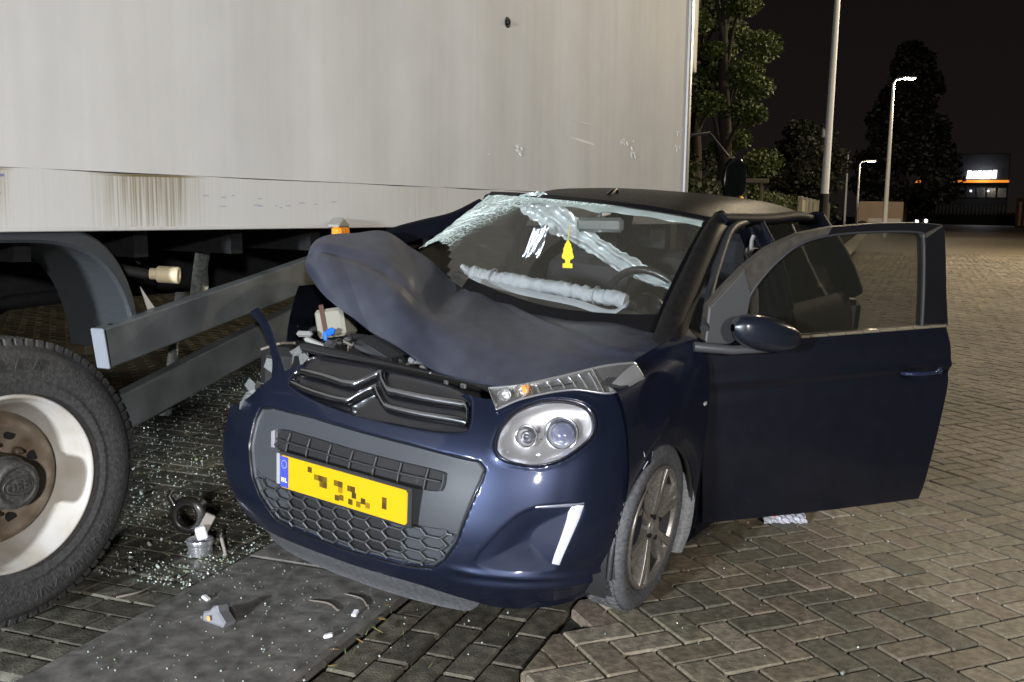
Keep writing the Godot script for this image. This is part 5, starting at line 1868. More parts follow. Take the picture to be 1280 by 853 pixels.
	for b in bits:
		mb = MB.new()
		mb.box(b[1], b[2], Basis(Vector3.BACK, b[3]) * Basis(Vector3.UP, 0.15), 0.012)
		if b[0] == "ribbed_cover":
			for k in 7: mb.box(b[1] + V(0, 0.018, -0.05 + k * 0.016), V(.16, .006, .006), Basis(Vector3.BACK, b[3]), 0.001)
		obj(b[0], mb, b[4], bay)
	mb = MB.new()
	mb.tube(line3([V(-.66, .66, -.46), V(-.62, .80, -.50), V(-.56, .78, -.58), V(-.4, .80, -.55), V(-.28, .80, -.47)], 24), 0.012, 8)
	mb.tube(line3([V(-.70, .5, -.5), V(-.68, .72, -.48), V(-.6, .74, -.42)], 16), 0.02, 8)
	obj("wiring", mb, M.black, bay)
	var er := RandomNumberGenerator.new()
	er.seed = 33
	for k in 16:
		mb = MB.new()
		var a := V(er.randf_range(-.62, .25), er.randf_range(.70, .80), er.randf_range(-.60, -.36))
		var b := a + V(er.randf_range(-.16, .16), er.randf_range(-.05, .06), er.randf_range(-.10, .10))
		mb.tube(line3([a, a.lerp(b, .3) + V(0, er.randf_range(0, .05), 0), a.lerp(b, .7) + V(er.randf_range(-.04, .04), .02, 0), b], 12), er.randf_range(.003, .009), 7)
		obj("hose", mb, [M.black, M.plastic, mat(.10, .10, .10, .5), mat(.18, .16, .13, .5)][k % 4], bay)
	for k in 8:
		mb = MB.new()
		mb.box(V(er.randf_range(-.60, .22), er.randf_range(.74, .79), er.randf_range(-.50, -.36)), V(er.randf_range(.02, .07), er.randf_range(.01, .03), er.randf_range(.02, .05)), Basis.from_euler(V(er.randf(), er.randf() * 3, er.randf() - .5)), .004)
		obj("bracket", mb, [M.steel, M.plastic, M.dark_metal][k % 3], bay)
	mb = MB.new()
	mb.box(V(-.68, .58, -.42), V(.16, .32, .12), Basis(Vector3.UP, 0.4), 0.03)
	obj("wheel_house_wall", mb, M.black, bay)

func car_wheel(t: Node3D, xf: Transform3D) -> Node3D:
	var w := sub("wheel", t, xf)
	var mb := MB.new()
	mb.lathe([W(0.205, -0.02), W(0.212, -0.006), W(0.225, 0.0), W(0.245, 0.004), W(0.262, 0.0), W(0.272, -0.008), W(0.282, -0.022), W(0.287, -0.040), W(0.289, -0.085), W(0.287, -0.13), W(0.279, -0.155), W(0.24, -0.17), W(0.2, -0.16)], Transform3D.IDENTITY, 80)
	for k in 60:
		var a := TAU * k / 60.0
		var bs := Basis(V(cos(a), sin(a), 0), V(-sin(a), cos(a), 0), V(0, 0, 1))
		mb.box(bs * V(0.2855, 0, -0.038), V(0.008, 0.020, 0.032), bs * Basis(Vector3.RIGHT, 0.2), 0.002)
		mb.box(bs * V(0.287, 0.006, -0.078), V(0.006, 0.021, 0.028), bs * Basis(Vector3.RIGHT, 0.4), 0.002)
		mb.box(bs * V(0.2855, 0, -0.118), V(0.008, 0.020, 0.032), bs * Basis(Vector3.RIGHT, -0.2), 0.002)
	obj("tyre", mb, mat(.145, .148, .16, 0.75, 0, {"tex": ntex(0.03, 8, grey(0.5), grey(1.0)), "nrm": nnorm(0.06, 9, 6.0), "ns": 0.3, "scale": 4.0}), w)
	var alloy := mat(.36, .335, .31, 0.34, 0.45, {"tex": ntex(0.02, 3, grey(0.62), grey(1.0)), "scale": 8.0})
	mb = MB.new()
	mb.lathe([W(0.204, -0.03), W(0.209, -0.006), W(0.207, 0.002), W(0.200, 0.003), W(0.194, -0.002), W(0.190, -0.014)], Transform3D.IDENTITY, 64)
	obj("rim", mb, alloy, w)
	mb = MB.new()
	mb.lathe([W(0.191, -0.013), W(0.186, -0.05), W(0.182, -0.12), W(0.06, -0.13), W(0, -0.13)], Transform3D.IDENTITY, 48)
	obj("rim_barrel", mb, mat(.02, .019, .018, 0.6), w)  # alloy barrel coloured dark for the shade between the spokes
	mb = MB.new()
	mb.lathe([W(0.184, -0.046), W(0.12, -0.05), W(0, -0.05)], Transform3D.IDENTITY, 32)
	obj("spoke_gap_shade", mb, M.black, w)  # black disc stands for the shade behind the spokes
	for k in 6:
		mb = MB.new()
		var a := TAU * k / 6.0 + 0.35
		var bs := Basis(V(cos(a), sin(a), 0), V(-sin(a), cos(a), 0), V(0, 0, 1))
		for s in [-1, 1]:
			var rows := []
			for i in 9:
				var f := i / 8.0
				var r := lerpf(0.035, 0.196, f)
				var off: float = s * lerpf(0.008, 0.030, f * f)
				var hw := lerpf(0.010, 0.0175, f)
				var z := 0.004 - 0.020 * pow(1.0 - f, 1.5) * 0.6
				rows.append(PackedVector3Array([bs * V(r, off - hw, z - 0.035), bs * V(r, off - hw, z - 0.004), bs * V(r, off - hw * 0.5, z), bs * V(r, off + hw * 0.5, z), bs * V(r, off + hw, z - 0.004), bs * V(r, off + hw, z - 0.035)]))
			mb.grid(rows)
		obj("spoke", mb, alloy, w)
	mb = MB.new()
	mb.lathe([W(0.048, -0.03), W(0.046, -0.006), W(0.040, 0.0), W(0.030, 0.001), W(0.030, 0.001), W(0.028, 0.005), W(0, 0.007)], Transform3D.IDENTITY, 28)
	obj("hub", mb, alloy, w)
	for k in 4:
		mb = MB.new()
		var a := TAU * k / 4.0 + 0.4
		mb.lathe([W(0.008, -0.02), W(0.008, 0.0), W(0.006, 0.002), W(0, 0.002)], Transform3D(Basis.IDENTITY, V(cos(a) * 0.043, sin(a) * 0.043, 0.004)), 6)
		obj("wheel_bolt", mb, M.dark_metal, w)
	return w

# driver's door, swung open. In its own axes: x along the door, y up, z towards its outer face
func car_door(t: Node3D) -> void:
	var ang := deg_to_rad(41.0)
	var d := sub("door", t, Transform3D(Basis(V(sin(ang), 0, -cos(ang)), Vector3.UP, V(cos(ang), 0, sin(ang))), V(0.77, 0, -1.10)))
	var front := [W(.036, .205), W(.018, .30), W(-.008, .46), W(-.030, .64), W(-.048, .80), W(-.052, .905)]
	var back := [W(1.004, .270), W(1.012, .36), W(1.026, .56), W(1.036, .74), W(1.026, .88), W(.993, .985)]
	var bulge := [-0.018, -0.004, 0.008, 0.012, 0.014, 0.002]
	var ctrl := []
	for j in 6:
		var line := []
		for i in 5:
			var f := i / 4.0
			var p: Vector2 = front[j].lerp(back[j], f)
			line.append(V(p.x, p.y, bulge[j] + 0.012 * sin(PI * f) - 0.012))
		ctrl.append(line)
	var rows := surf(ctrl, 60, 60)
	for j in rows.size():
		for i in rows[j].size():
			var p: Vector3 = rows[j][i]
			var cy := lerpf(0.747, 0.831, i / 60.0)
			rows[j][i].z += 0.010 * exp(-pow((p.y - cy) / 0.012, 2.0)) - 0.008 * exp(-pow((p.y - cy + 0.035) / 0.022, 2.0))
			var h := Vector2((p.x - 0.865) / 0.075, (p.y - 0.800) / 0.032).length()
			rows[j][i].z -= 0.016 * (1.0 - smoothstep(0.5, 1.0, h))
	var mb := MB.new()
	mb.sheet(rows, -0.05)
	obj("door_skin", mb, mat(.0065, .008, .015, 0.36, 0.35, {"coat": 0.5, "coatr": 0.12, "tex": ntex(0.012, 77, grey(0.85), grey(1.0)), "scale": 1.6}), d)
	# window frame
	var outer := [W(-.052, .905), W(-.052, 1.030), W(.001, 1.096), W(.073, 1.171), W(.161, 1.246), W(.285, 1.304), W(.415, 1.334), W(.62, 1.359), W(.80, 1.370), W(.892, 1.369), W(.914, 1.345), W(.935, 1.25), W(.965, 1.10), W(.992, .985)]
	var inner := [W(.872, .978), W(.858, 1.10), W(.840, 1.22), W(.822, 1.308), W(.800, 1.334), W(.625, 1.328), W(.419, 1.305), W(.291, 1.266), W(.190, 1.185), W(.115, 1.085), W(.102, 1.02), W(.092, .918)]
	mb = MB.new()
	mb.prism(PackedVector2Array(outer + inner), -0.035, 0.004, Transform3D.IDENTITY, 0.002)
	obj("window_frame", mb, mat(.055, .048, .040, 0.5, 0, {"tex": ntex(0.012, 77, grey(0.7), grey(1.0)), "scale": 3.0}), d)
	# black cover on the rear post and seal round the pane
	mb = MB.new()
	mb.prism(PackedVector2Array([W(.874, .985), W(.860, 1.10), W(.842, 1.22), W(.826, 1.31), W(.90, 1.362), W(.910, 1.345), W(.932, 1.25), W(.962, 1.10), W(.988, .992)]), 0.004, 0.008, Transform3D.IDENTITY, 0.002)
	mb.prism(PackedVector2Array([W(.415, 1.334), W(.62, 1.359), W(.80, 1.369), W(.89, 1.366), W(.82, 1.330), W(.80, 1.337), W(.625, 1.331), W(.40, 1.304)]), 0.004, 0.007, Transform3D.IDENTITY, 0.001)
	obj("frame_cover", mb, mat(.006, .006, .007, 0.5, 0, {"spec": 0.2}), d)
	mb = MB.new()
	var seal := []
	for p in inner: seal.append(V(p.x, p.y, 0.003))
	mb.tube(line3(seal, 60), 0.006, 6)
	obj("window_seal", mb, M.plastic, d)
	mb = MB.new()
	mb.prism(PackedVector2Array(inner + [W(.094, .90), W(.87, .97)]), -0.012, -0.009)
	obj("door_window", mb, mat(.012, .012, .009, 0.03, 0, {"alpha": 0.42}), d)
	# gusset, mirror, belt strip and handle
	mb = MB.new()
	mb.prism(PackedVector2Array([W(-.050, .89), W(-.050, 1.022), W(.073, 1.163), W(.112, 1.075), W(.094, .93), W(.05, .895)]), 0.0, 0.008, Transform3D.IDENTITY, 0.003)
	obj("mirror_gusset", mb, mat(.045, .045, .047, 0.5), d)
	mb = MB.new()
	for k in 9:
		var a := W(.300, .924).lerp(W(.978, .984), k / 9.0)
		var b := W(.300, .924).lerp(W(.978, .984), (k + 0.94) / 9.0)
		mb.tube([V(a.x, a.y, 0.010), V(b.x, b.y, 0.010)], 0.0065, 6, true, 0.9)
	obj("belt_strip", mb, mat(.42, .36, .26, 0.35, 0.7), d)
	var mir := sub("wing_mirror", d, Transform3D(Basis(Vector3.UP, 0.2).scaled(Vector3.ONE * 1.17), V(.135, .966, .09)))
	mb = MB.new()
	var rr := []
	for j in 19:
		var f := j / 18.0
		var x := lerpf(-0.135, 0.132, f)
		var sz := pow(sin(PI * clampf(f, 0.003, 0.997)), 0.36)
		var hy := (0.060 - 0.012 * f) * sz
		var hz := 0.066 * sz
		var ring := PackedVector3Array()
		for k in 24:
			var a := TAU * k / 24.0
			ring.append(V(x, signf(sin(a)) * pow(absf(sin(a)), 0.7) * hy - 0.040 * (f - 0.3) - 0.006, signf(cos(a)) * pow(absf(cos(a)), 0.8) * hz * (1.0 if cos(a) > 0 else 0.55)))
		rr.append(ring)
	mb.grid(rr, true)
	obj("mirror_housing", mb, mat(.012, .015, .024, 0.28, 0.2, {"coat": 0.9, "coatr": 0.08}), mir)
	mb = MB.new()
	mb.tube([V(-0.20, -0.066, -0.085), V(-0.10, -0.068, -0.03), V(0.02, -0.062, 0.0), V(0.09, -0.062, 0.0)], [0.020, 0.018, 0.014, 0.006], 10, true, 0.8)
	obj("mirror_foot", mb, mat(.05, .05, .055, 0.4), mir)
	mb = MB.new()
	mb.tube(line3([V(.795, .796, .022), V(.81, .800, .048), V(.865, .803, .054), V(.92, .806, .046), V(.938, .808, .024)], 16), [0.011, 0.012, 0.013, 0.013, 0.013, 0.013, 0.013, 0.013, 0.013, 0.013, 0.013, 0.013, 0.013, 0.013, 0.012, 0.011, 0.010], 10, true, 0.7)
	mb.lathe([W(0, 0.006), W(0.012, 0.004), W(0.014, 0)], Transform3D(Basis.IDENTITY, V(.958, .810, .034)), 14)
	obj("door_handle", mb, mat(.02, .026, .06, 0.18, 0.3, {"coat": 1.0}), d)

# ---------------------------------------------------------------- things lying about
func build_debris() -> void:
	# crumbs of safety glass
	var mb := MB.new()
	mb.box(Vector3.ZERO, V(1, 0.7, 0.8), Basis.IDENTITY, 0.12)
	var mesh := mb.mesh()
	for part in 3:
		var mm := MultiMesh.new()
		mm.transform_format = MultiMesh.TRANSFORM_3D
		mm.use_colors = true
		mm.mesh = mesh
		var list := []
		var n: int = [9500, 420, 260][part]
		for k in n:
			var p: float
			var q: float
			if part == 0:
				p = 0.2 + 5.8 * pow(rng.randf(), 1.25)
				q = -1.30 - 3.0 * pow(rng.randf(), 1.4)
			elif part == 1:
				p = rng.randf_range(-0.4, 1.5)
				q = rng.randf_range(-1.27, -0.58)
			else:
				p = rng.randf_range(-0.3, 3.2)
				q = rng.randf_range(-0.6, 1.6) if k % 4 else rng.randf_range(-0.6, 0.0)
			var s := rng.randf_range(0.0025, 0.0085) * (1.0 if part == 0 else 0.7)
			if rng.randf() < 0.04: s *= 2.0
			var y: float = [0.001, 0.0115, 0.002][part]
			list.append([Transform3D(Basis.from_euler(V(rng.randf() * 6, rng.randf() * 6, rng.randf() * 6)).scaled(Vector3.ONE * s), road(p, q, y + s * 0.3)), Color(0.40, 0.46, 0.43).lerp([Color(0.75, 0.78, 0.76), Color(0.30, 0.42, 0.36), Color(0.30, 0.36, 0.18)][k % 3], rng.randf()) * rng.randf_range(0.4, 1.0)])
		mm.instance_count = n
		for k in n:
			mm.set_instance_transform(k, list[k][0])
			var c: Color = list[k][1]
			mm.set_instance_color(k, Color(c.r, c.g, c.b, 1.0))
		var mi := MultiMeshInstance3D.new()
		mi.name = numbered("glass_crumbs")
		mi.multimesh = mm
		var gm := mat(1, 1, 1, 0.12, 0, {"coat": 0.5})
		gm.vertex_color_use_as_albedo = true
		mi.material_override = gm
		mi.set_meta("kind", "stuff")
		mi.set_meta("label", ["crumbs of safety glass strewn over the wet bricks beside the trailer wheel", "few glass crumbs lying on the smooth dark slab", "sparse glass crumbs on the gutter and paving before the car"][part])
		mi.set_meta("category", "broken glass")
		add_child(mi)
	# bulb holder broken off the lamp
	var t := thing("lamp_fragment", "silver headlamp bulb holder with a black collar lying beside the bumper's left corner", "lamp fragment", Transform3D(Basis(Vector3.UP, 0.3), V(-1.185, 0, -3.60)))
	mb = MB.new()
	mb.lathe([W(.040, 0.0), W(.047, .004), W(.046, .040), W(.046, .040), W(.052, .045), W(.052, .062), W(.046, .062), W(.040, .03), W(0, .02)], Transform3D(Basis(V(1, 0, 0), V(0, 0, -1), V(0, 1, 0)) , V(0, 0.0, 0)), 28)
	obj("silver_cup", mb, mat(.68, .70, .74, 0.2, 0.85), t)
	mb = MB.new()
	mb.box(V(0.006, .085, 0.0), V(.04, .05, .03), Basis(Vector3.BACK, 0.25), 0.005)
	obj("white_socket", mb, mat(.75, .76, .82, 0.4), t)
	mb = MB.new()
	var ring := []
	for k in 25: ring.append(V(-.045 + cos(TAU * k / 24) * .052, .135 + sin(TAU * k / 24) * .058, -.07 + 0.02 * cos(TAU * k / 24)))
	mb.tube(ring, .012, 8, false, 1.6)
	mb.tube([V(-.09, .18, -.07), V(-.11, .215, -.08), V(-.10, .235, -.085)], .012, 6)
	mb.tube([V(.0, .17, -.06), V(.02, .19, -.07)], .014, 6)
	obj("black_collar", mb, mat(.03, .028, .028, 0.3, 0, {"coat": 0.5}), t)
	mb = MB.new()
	mb.box(V(.085, .04, .03), V(.012, .075, .05), Basis(Vector3.BACK, 0.2), 0.003)
	mb.box(V(.02, .10, -.04), V(.04, .10, .02), Basis(Vector3.BACK, -0.5), 0.004)
	obj("plastic_tab", mb, mat(.25, .22, .2, 0.4), t)
	# grey lump on the slab
	t = thing("plastic_lump", "grey broken plastic lump lying on the smooth dark slab", "debris", Transform3D(Basis(Vector3.UP, -0.5), V(-0.925, .010, -2.955)).scaled_local(Vector3.ONE * 0.82))
	mb = MB.new()
	mb.prism(PackedVector2Array([W(-.055, .0), W(.05, -.005), W(.062, .018), W(.02, .05), W(.008, .072), W(-.012, .066), W(-.03, .045), W(-.06, .035)]), -.03, .03, Transform3D(Basis(Vector3.RIGHT, -0.25), Vector3.ZERO), .008)
	obj("lump", mb, mat(.20, .205, .23, 0.5, 0, {"nrm": nnorm(0.06, 9, 6.0), "ns": 0.6, "scale": 14.0}), t)
	mb = MB.new()
	mb.box(V(-.01, .03, .036), V(.015, .02, .006), Basis(Vector3.BACK, 0.3), .002)
	obj("amber_chip", mb, mat(.6, .35, .12, .4), t)
	# small white pieces
	for k in 3:
		var w: Vector3 = [V(-0.555, .010, -2.86), V(-0.50, .010, -3.03), V(-1.02, .010, -3.14)][k]
		var c := thing("white_chip", ["white plastic chip on the slab nearest the camera", "white plastic chip on the slab closest to the bumper lip", "pale chip on the slab's left side near the lump"][k], "plastic chip", Transform3D(Basis(Vector3.UP, k * 1.3), w), "plastic chips on the slab")
		mb = MB.new()
		mb.box(V(0, .006, 0), V(.03, .012, .018), Basis(Vector3.BACK, 0.3), .003)
		obj("chip", mb, mat(.6, .6, .64, .4), c)
	# flat wrapper under the door
	t = thing("bottle_wrapper", "crumpled clear plastic wrapper with a red mark lying under the open door", "wrapper", Transform3D(Basis(Vector3.UP, 0.05), V(1.185, .0, -4.10)))
	mb = MB.new()
	var rows := []
	for j in 13:
		var line := PackedVector3Array()
		for i in 25:
			var f := i / 24.0 - 0.5
			var a := PI * j / 12.0
			var r := 0.024 + 0.005 * sin(i * 1.9 + j) + 0.004 * sin(i * 0.7 + j * 2.3)
			line.append(V(f * 0.19, sin(a) * r * 1.1 + 0.002, cos(a) * r * 1.6))
		rows.append(line)
	mb.grid(rows)
	obj("film", mb, mat(.36, .36, .41, 0.15, 0, {"coat": 0.6}), t)
	mb = MB.new()
	mb.box(V(-.045, .028, .012), V(.022, .004, .02), Basis(Vector3.RIGHT, 0.6), .001)
	obj("red_mark", mb, mat(.75, .12, .06, .4), t)
	# twigs
	for k in 3:
		var c: Vector3 = [V(-.56, .012, -3.06), V(-.47, .012, -3.10), V(-1.33, .006, -3.16)][k]
		mb = MB.new()
		var a: float = [2.2, 2.0, 0.6][k]
		mb.tube(line3([V(0, 0, 0), V(cos(a) * .07, .004, -sin(a) * .06), V(cos(a + .3) * .14, .002, -sin(a + .3) * .13)], 8), [.005, .005, .0045, .004, .004, .0035, .003, .003, .002], 6)
		var tw := obj("twig", mb, mat(.16, .14, .12, .7))
		tw.position = c
		tag(tw, ["thin twig on the slab's right half", "shorter twig on the slab beside the bumper lip", "dark twig on the bricks between wheel and slab"][k], "twig", "twigs on the ground")
	# dead leaves caught along the slab edge, and weeds under the lip
	for k in 9:
		var p: float = [-.12, -.03, .05, .14, .22, .33, .45, .55, .68][k]
		var q := -0.545 + rng.randf_range(-0.02, 0.05)
		mb = MB.new()
		var lf := PackedVector2Array([W(-.022, 0), W(-.006, .010), W(.012, .008), W(.024, 0), W(.010, -.009), W(-.008, -.010)])
		mb.prism(lf, 0, .001, Transform3D(Basis.from_euler(V(-1.3 + rng.randf_range(-0.6, 0.6), rng.randf() * 6, rng.randf_range(-0.5, 0.5))), Vector3.ZERO))
		var o := obj("dead_leaf", mb, mat(.30, .17, .05, .7) if k % 3 else mat(.36, .28, .08, .7))
		o.position = road(p, q, .012)
		o.scale = Vector3.ONE * rng.randf_range(0.6, 1.1)
		tag(o, "%s dead leaf, %s along the slab's right edge counted from the camera" % ["yellow" if k % 3 == 0 else "brown", ["first", "second", "third", "fourth", "fifth", "sixth", "seventh", "eighth", "ninth"][k]], "leaf", "dead leaves along the slab edge")
	mb = MB.new()
	for k in 90:
		var p := rng.randf_range(-0.2, 1.2)
		var q := rng.randf_range(-0.57, -0.5) if k % 2 else rng.randf_range(-0.5, -0.02)
		var b := road(p, q, -.02)
		var lean := V(rng.randf_range(-1, 1), 0, rng.randf_range(-1, 1)) * 0.02
		var s := V(lean.z, 0, -lean.x).normalized() * 0.003
		mb.tri(b - s, b + s, b + lean + V(0, rng.randf_range(.012, .03), 0))
	for k in 60:
		var c := road(0.62 + rng.randf_range(-.04, .05), -0.50 + rng.randf_range(-.05, .05), -.012)
		var lean := V(rng.randf_range(-1, 1), 0, rng.randf_range(-1, 1)) * 0.03
		var s := V(lean.z, 0, -lean.x).normalized() * 0.0035
		mb.tri(c - s, c + s, c + lean + V(0, rng.randf_range(.02, .04), 0))
	var wd := obj("weeds", mb, mat(.07, .10, .03, .8))
	wd.set_meta("kind", "stuff")
	wd.set_meta("label", "small green weeds growing in the gutter joints under the bumper")
	wd.set_meta("category", "weeds")

# ---------------------------------------------------------------- background
func leaf_mesh() -> ArrayMesh:
	var mb := MB.new()
	mb.quad(V(-.5, 0, 0), V(0, .06, .28), V(.5, 0, 0), V(0, .06, -.28))
	return mb.mesh()

func tree(called: String, label: String, at: Vector3, height: float, radius: float, low: float, leaves: int, leaf: float, col: Color, sd: int, cone := false) -> void:
	var t := thing(called, label, "tree", Transform3D(Basis.IDENTITY, at), "trees beside the road")
	var r := RandomNumberGenerator.new()
	r.seed = sd
	var bark := mat(.03, .025, .018, .9)
	var mb := MB.new()
	mb.tube(line3([V(0, 0, 0), V(.1, height * .3, .05), V(-.05, height * .6, 0), V(0, height * .92, 0)], 10), [.24, .22, .2, .18, .16, .14, .12, .1, .08, .06, .03], 8)
	obj("trunk", mb, bark, t)
	var hubs := []
	for k in 34:
		var f := r.randf()
		var y := lerpf(low, height, f)
		var rr := radius * ((1.0 - f) * 0.95 + 0.08 if cone else sqrt(maxf(0.06, 1.0 - pow(2.0 * f - 0.85, 2.0) * 0.75)))
		var a := r.randf() * TAU
		var d := rr * sqrt(r.randf_range(0.1, 1.0))
		hubs.append([V(cos(a) * d, y, sin(a) * d), radius * r.randf_range(0.22, 0.42)])
	mb = MB.new()
	for k in 14:
		var h: Vector3 = hubs[k][0]
		mb.tube([V(0, maxf(low * 0.8, h.y * 0.7), 0), h * V(.5, 1, .5) * V(1, .9, 1), h], [.07, .045, .015], 6)
	obj("limbs", mb, bark, t)
	var mm := MultiMesh.new()
	mm.transform_format = MultiMesh.TRANSFORM_3D
	mm.use_colors = true
	mm.mesh = leaf_mesh()
	mm.instance_count = leaves
	for k in leaves:
		var h: Array = hubs[r.randi() % hubs.size()]
		var dir := V(r.randfn(), r.randfn(), r.randfn()).normalized()
		var p: Vector3 = h[0] + dir * h[1] * pow(r.randf(), 0.4) * V(1.15, 0.8, 1.15)
		if cone: p.y -= 0.25 * h[1]
		mm.set_instance_transform(k, Transform3D(Basis.from_euler(V(r.randf() * 6, r.randf() * 6, r.randf() * 6)).scaled(Vector3.ONE * leaf * r.randf_range(0.6, 1.3)), p))
		var g := r.randf_range(0.55, 1.35)
		mm.set_instance_color(k, Color(col.r * g, col.g * g, col.b * g * r.randf_range(0.6, 1.2)))
	var mi := MultiMeshInstance3D.new()
	mi.name = "crown"
	mi.multimesh = mm
	var m := mat(1, 1, 1, .6, 0, {"back": 0.5})
	m.vertex_color_use_as_albedo = true
	mi.material_override = m
	mi.set_meta("kind", "stuff")
	t.add_child(mi)

func mast(label: String, at: Vector3, height: float, r: float, lit: float, lean := 0.0, black_foot := 0.0, turn := 0.0) -> void:
	var t := thing("lamp_post", label, "lamp post", Transform3D(Basis(Vector3.BACK, -lean) * Basis(Vector3.UP, turn), at), "lamp posts along the road")
	var mb := MB.new()
	mb.tube([V(0, black_foot, 0), V(0, height * .5, 0), V(0, height, 0)], [r, r * .8, r * .55], 14)
	obj("pole", mb, mat(.78, .80, .86, .5, 0), t)
	if black_foot > 0:
		mb = MB.new()
		mb.tube([V(0, -0.1, 0), V(0, black_foot, 0)], [r * 1.15, r * 1.1], 14)
		obj("black_foot", mb, M.plastic, t)
		mb = MB.new()
		mb.box(V(-r * 1.3, 3.35, 0), V(.09, .22, .09), Basis.IDENTITY, .02)
		obj("switch_box", mb, mat(.3, .3, .3, .5), t)
	if lit < 0: return
	mb = MB.new()
	mb.tube([V(0, height - .02, 0), V(.15, height + .22, .05), V(.5, height + .28, .1)], r * .5, 8)
	obj("arm", mb, mat(.42, .43, .46, .45, .3), t)
	mb = MB.new()
	mb.box(V(.85, height + .30, .15), V(.85, .12, .32), Basis(Vector3.UP, -0.1), .04)
	obj("lamp_head", mb, mat(.3, .3, .3, .5), t)
	if lit <= 0: return
	mb = MB.new()
	mb.box(V(.88, height + .22, .16), V(.6, .05, .28), Basis(Vector3.UP, -0.1), .02)
	obj("lamp_glass", mb, mat(1, .88, .66, .4, 0, {"emit": 6.0}), t)
	var l := OmniLight3D.new()
	l.name = "lamp_light"
	l.position = V(.88, height + .10, .16)
	l.light_color = Color(1, .92, .78)
	l.light_energy = lit
	l.light_size = .25
	l.omni_range = 120.0
	l.omni_attenuation = 2.0
	l.shadow_enabled = true
	t.add_child(l)

func build_background() -> void:
	mast("tall bright lamp post with a black foot behind the car roof, lamp out of view", V(7.85, 0, -25), 10.5, .10, 40.0, 0.012, 1.85)
	mast("nearer added lit lamp post on the right roadside, outside the view", V(19.0, 0, -16.0), 9.5, .11, 130.0, 0.0, 0.0, PI)  # unseen lamp, added to brighten the paving on the right
	mast("farther added lit lamp post on the right roadside, outside the view", V(25.0, 0, -30.0), 9.5, .11, 330.0, 0.0, 0.0, PI)  # another unseen lamp, added to lift the far road
	mast("lit lamp post right of the tall bright one, before the dark fir", V(22.66, 0, -60), 9.2, .15, 45.0)
	mast("far unlit lamp post without a lamp head, leftmost of the thin pair", V(30.3, 0, -90), 7.0, .11, -1.0)
	mast("small far lit lamp post, rightmost of the thin pair beside the pale wall", V(27.9, 0, -80), 5.4, .10, 18.0)
	tree("broadleaf_tree", "tall tree with lit green leaves rising just past the white trailer's far edge", V(5.0, 0, -24), 8.6, 1.15, 1.0, 20000, .12, Color(.05, .075, .009), 3)
	tree("broadleaf_tree", "dark leafy tree standing behind the lit green one", V(5.6, 0, -31), 9.0, 1.5, 1.5, 9000, .18, Color(.018, .026, .008), 4)
	tree("fir_tree", "tall dark fir standing behind the lit lamp post", V(36.5, 0, -92), 16.8, 5.2, 2.0, 26000, .5, Color(.0025, .004, .0025), 5, true)
	tree("broadleaf_tree", "round dark tree between the trailer tree and the tall bright lamp post", V(19.0, 0, -66), 6.9, 2.8, 1.2, 9000, .32, Color(.008, .012, .005), 6)
	tree("broadleaf_tree", "low dark tree left of the lit lamp post", V(24.0, 0, -84), 5.2, 2.2, 1.2, 9000, .32, Color(.008, .011, .005), 7)
	# hedge and panel wall along the left side of the road
	var h := MultiMesh.new()
	h.transform_format = MultiMesh.TRANSFORM_3D
	h.use_colors = true
	h.mesh = leaf_mesh()
	h.instance_count = 16000
	for k in 16000:
		var p := rng.randf_range(17.0, 36.0)
		var y := 1.95 * pow(rng.randf(), 0.7)
		h.set_instance_transform(k, Transform3D(Basis.from_euler(V(rng.randf() * 6, rng.randf() * 6, rng.randf() * 6)).scaled(Vector3.ONE * rng.randf_range(.06, .13)), road(p, -2.4 + rng.randf_range(-.35, .35) + 0.1 * sin(p * 3.0), y + 0.06 * sin(p * 5.0))))
		var g := rng.randf_range(0.5, 1.3)
		h.set_instance_color(k, Color(.045 * g, .058 * g, .016 * g))
	var hm := MultiMeshInstance3D.new()
	hm.name = "hedge"
	hm.multimesh = h
	var lm := mat(1, 1, 1, .6, 0, {"back": .4})
	lm.vertex_color_use_as_albedo = true
	hm.material_override = lm
	add_child(hm)
	tag(hm, "clipped green hedge along the left roadside behind the car roof", "hedge")
	hm.set_meta("kind", "stuff")
	var wall := thing("panel_wall", "pale concrete panel wall beyond the hedge, beside the tall bright lamp post", "wall")
	for k in 9:
		var mb := MB.new()
		var p := 37.0 + k * 2.6
		mb.box(road(p + 1.25, -2.1, .95), V(2.5, 1.9, .12), Basis(e1, Vector3.UP, e2), .015)
		obj("wall_panel", mb, mat(.20, .20, .16, .8, 0, {"tex": ntex(0.02, 3, grey(0.62), grey(1.0)), "scale": .5}) if k % 3 else mat(.30, .27, .21, .8), wall)
		mb = MB.new()
		mb.box(road(p - .03, -2.06, 1.0), V(.14, 2.05, .2), Basis(e1, Vector3.UP, e2), .015)
		obj("wall_post", mb, mat(.22, .21, .18, .8), wall)
	# timber shelter behind the mirror
	var sh := thing("timber_frame", "small pale timber frame standing between the truck mirror and the hedge", "timber frame", Transform3D(Basis(Vector3.UP, -.2), V(5.35, 0, -22)))
	for b in [[V(-.20, 1.0, 0), V(.07, 2.0, .10)], [V(.16, 1.0, 0), V(.07, 2.0, .10)]]:
		var mb := MB.new()
		mb.box(b[0], b[1], Basis.IDENTITY, .01)
		obj("post", mb, mat(.14, .12, .075, .8), sh)
	var bm := MB.new()
	bm.box(V(0, 2.05, 0), V(.62, .09, .3), Basis.IDENTITY, .01)
	obj("cross_beam", bm, mat(.16, .14, .09, .8), sh)
	# pale van or lorry body far down the road
	var van := thing("parked_lorry", "pale low lorry parked far down the road left of the headlights", "lorry", Transform3D(Basis(Vector3.UP, deg_to_rad(-22)), V(29.1, 0, -78)))
	var mb2 := MB.new()
	mb2.box(V(0, 1.55, 0), V(3.3, 1.7, 2.2), Basis.IDENTITY, .05)
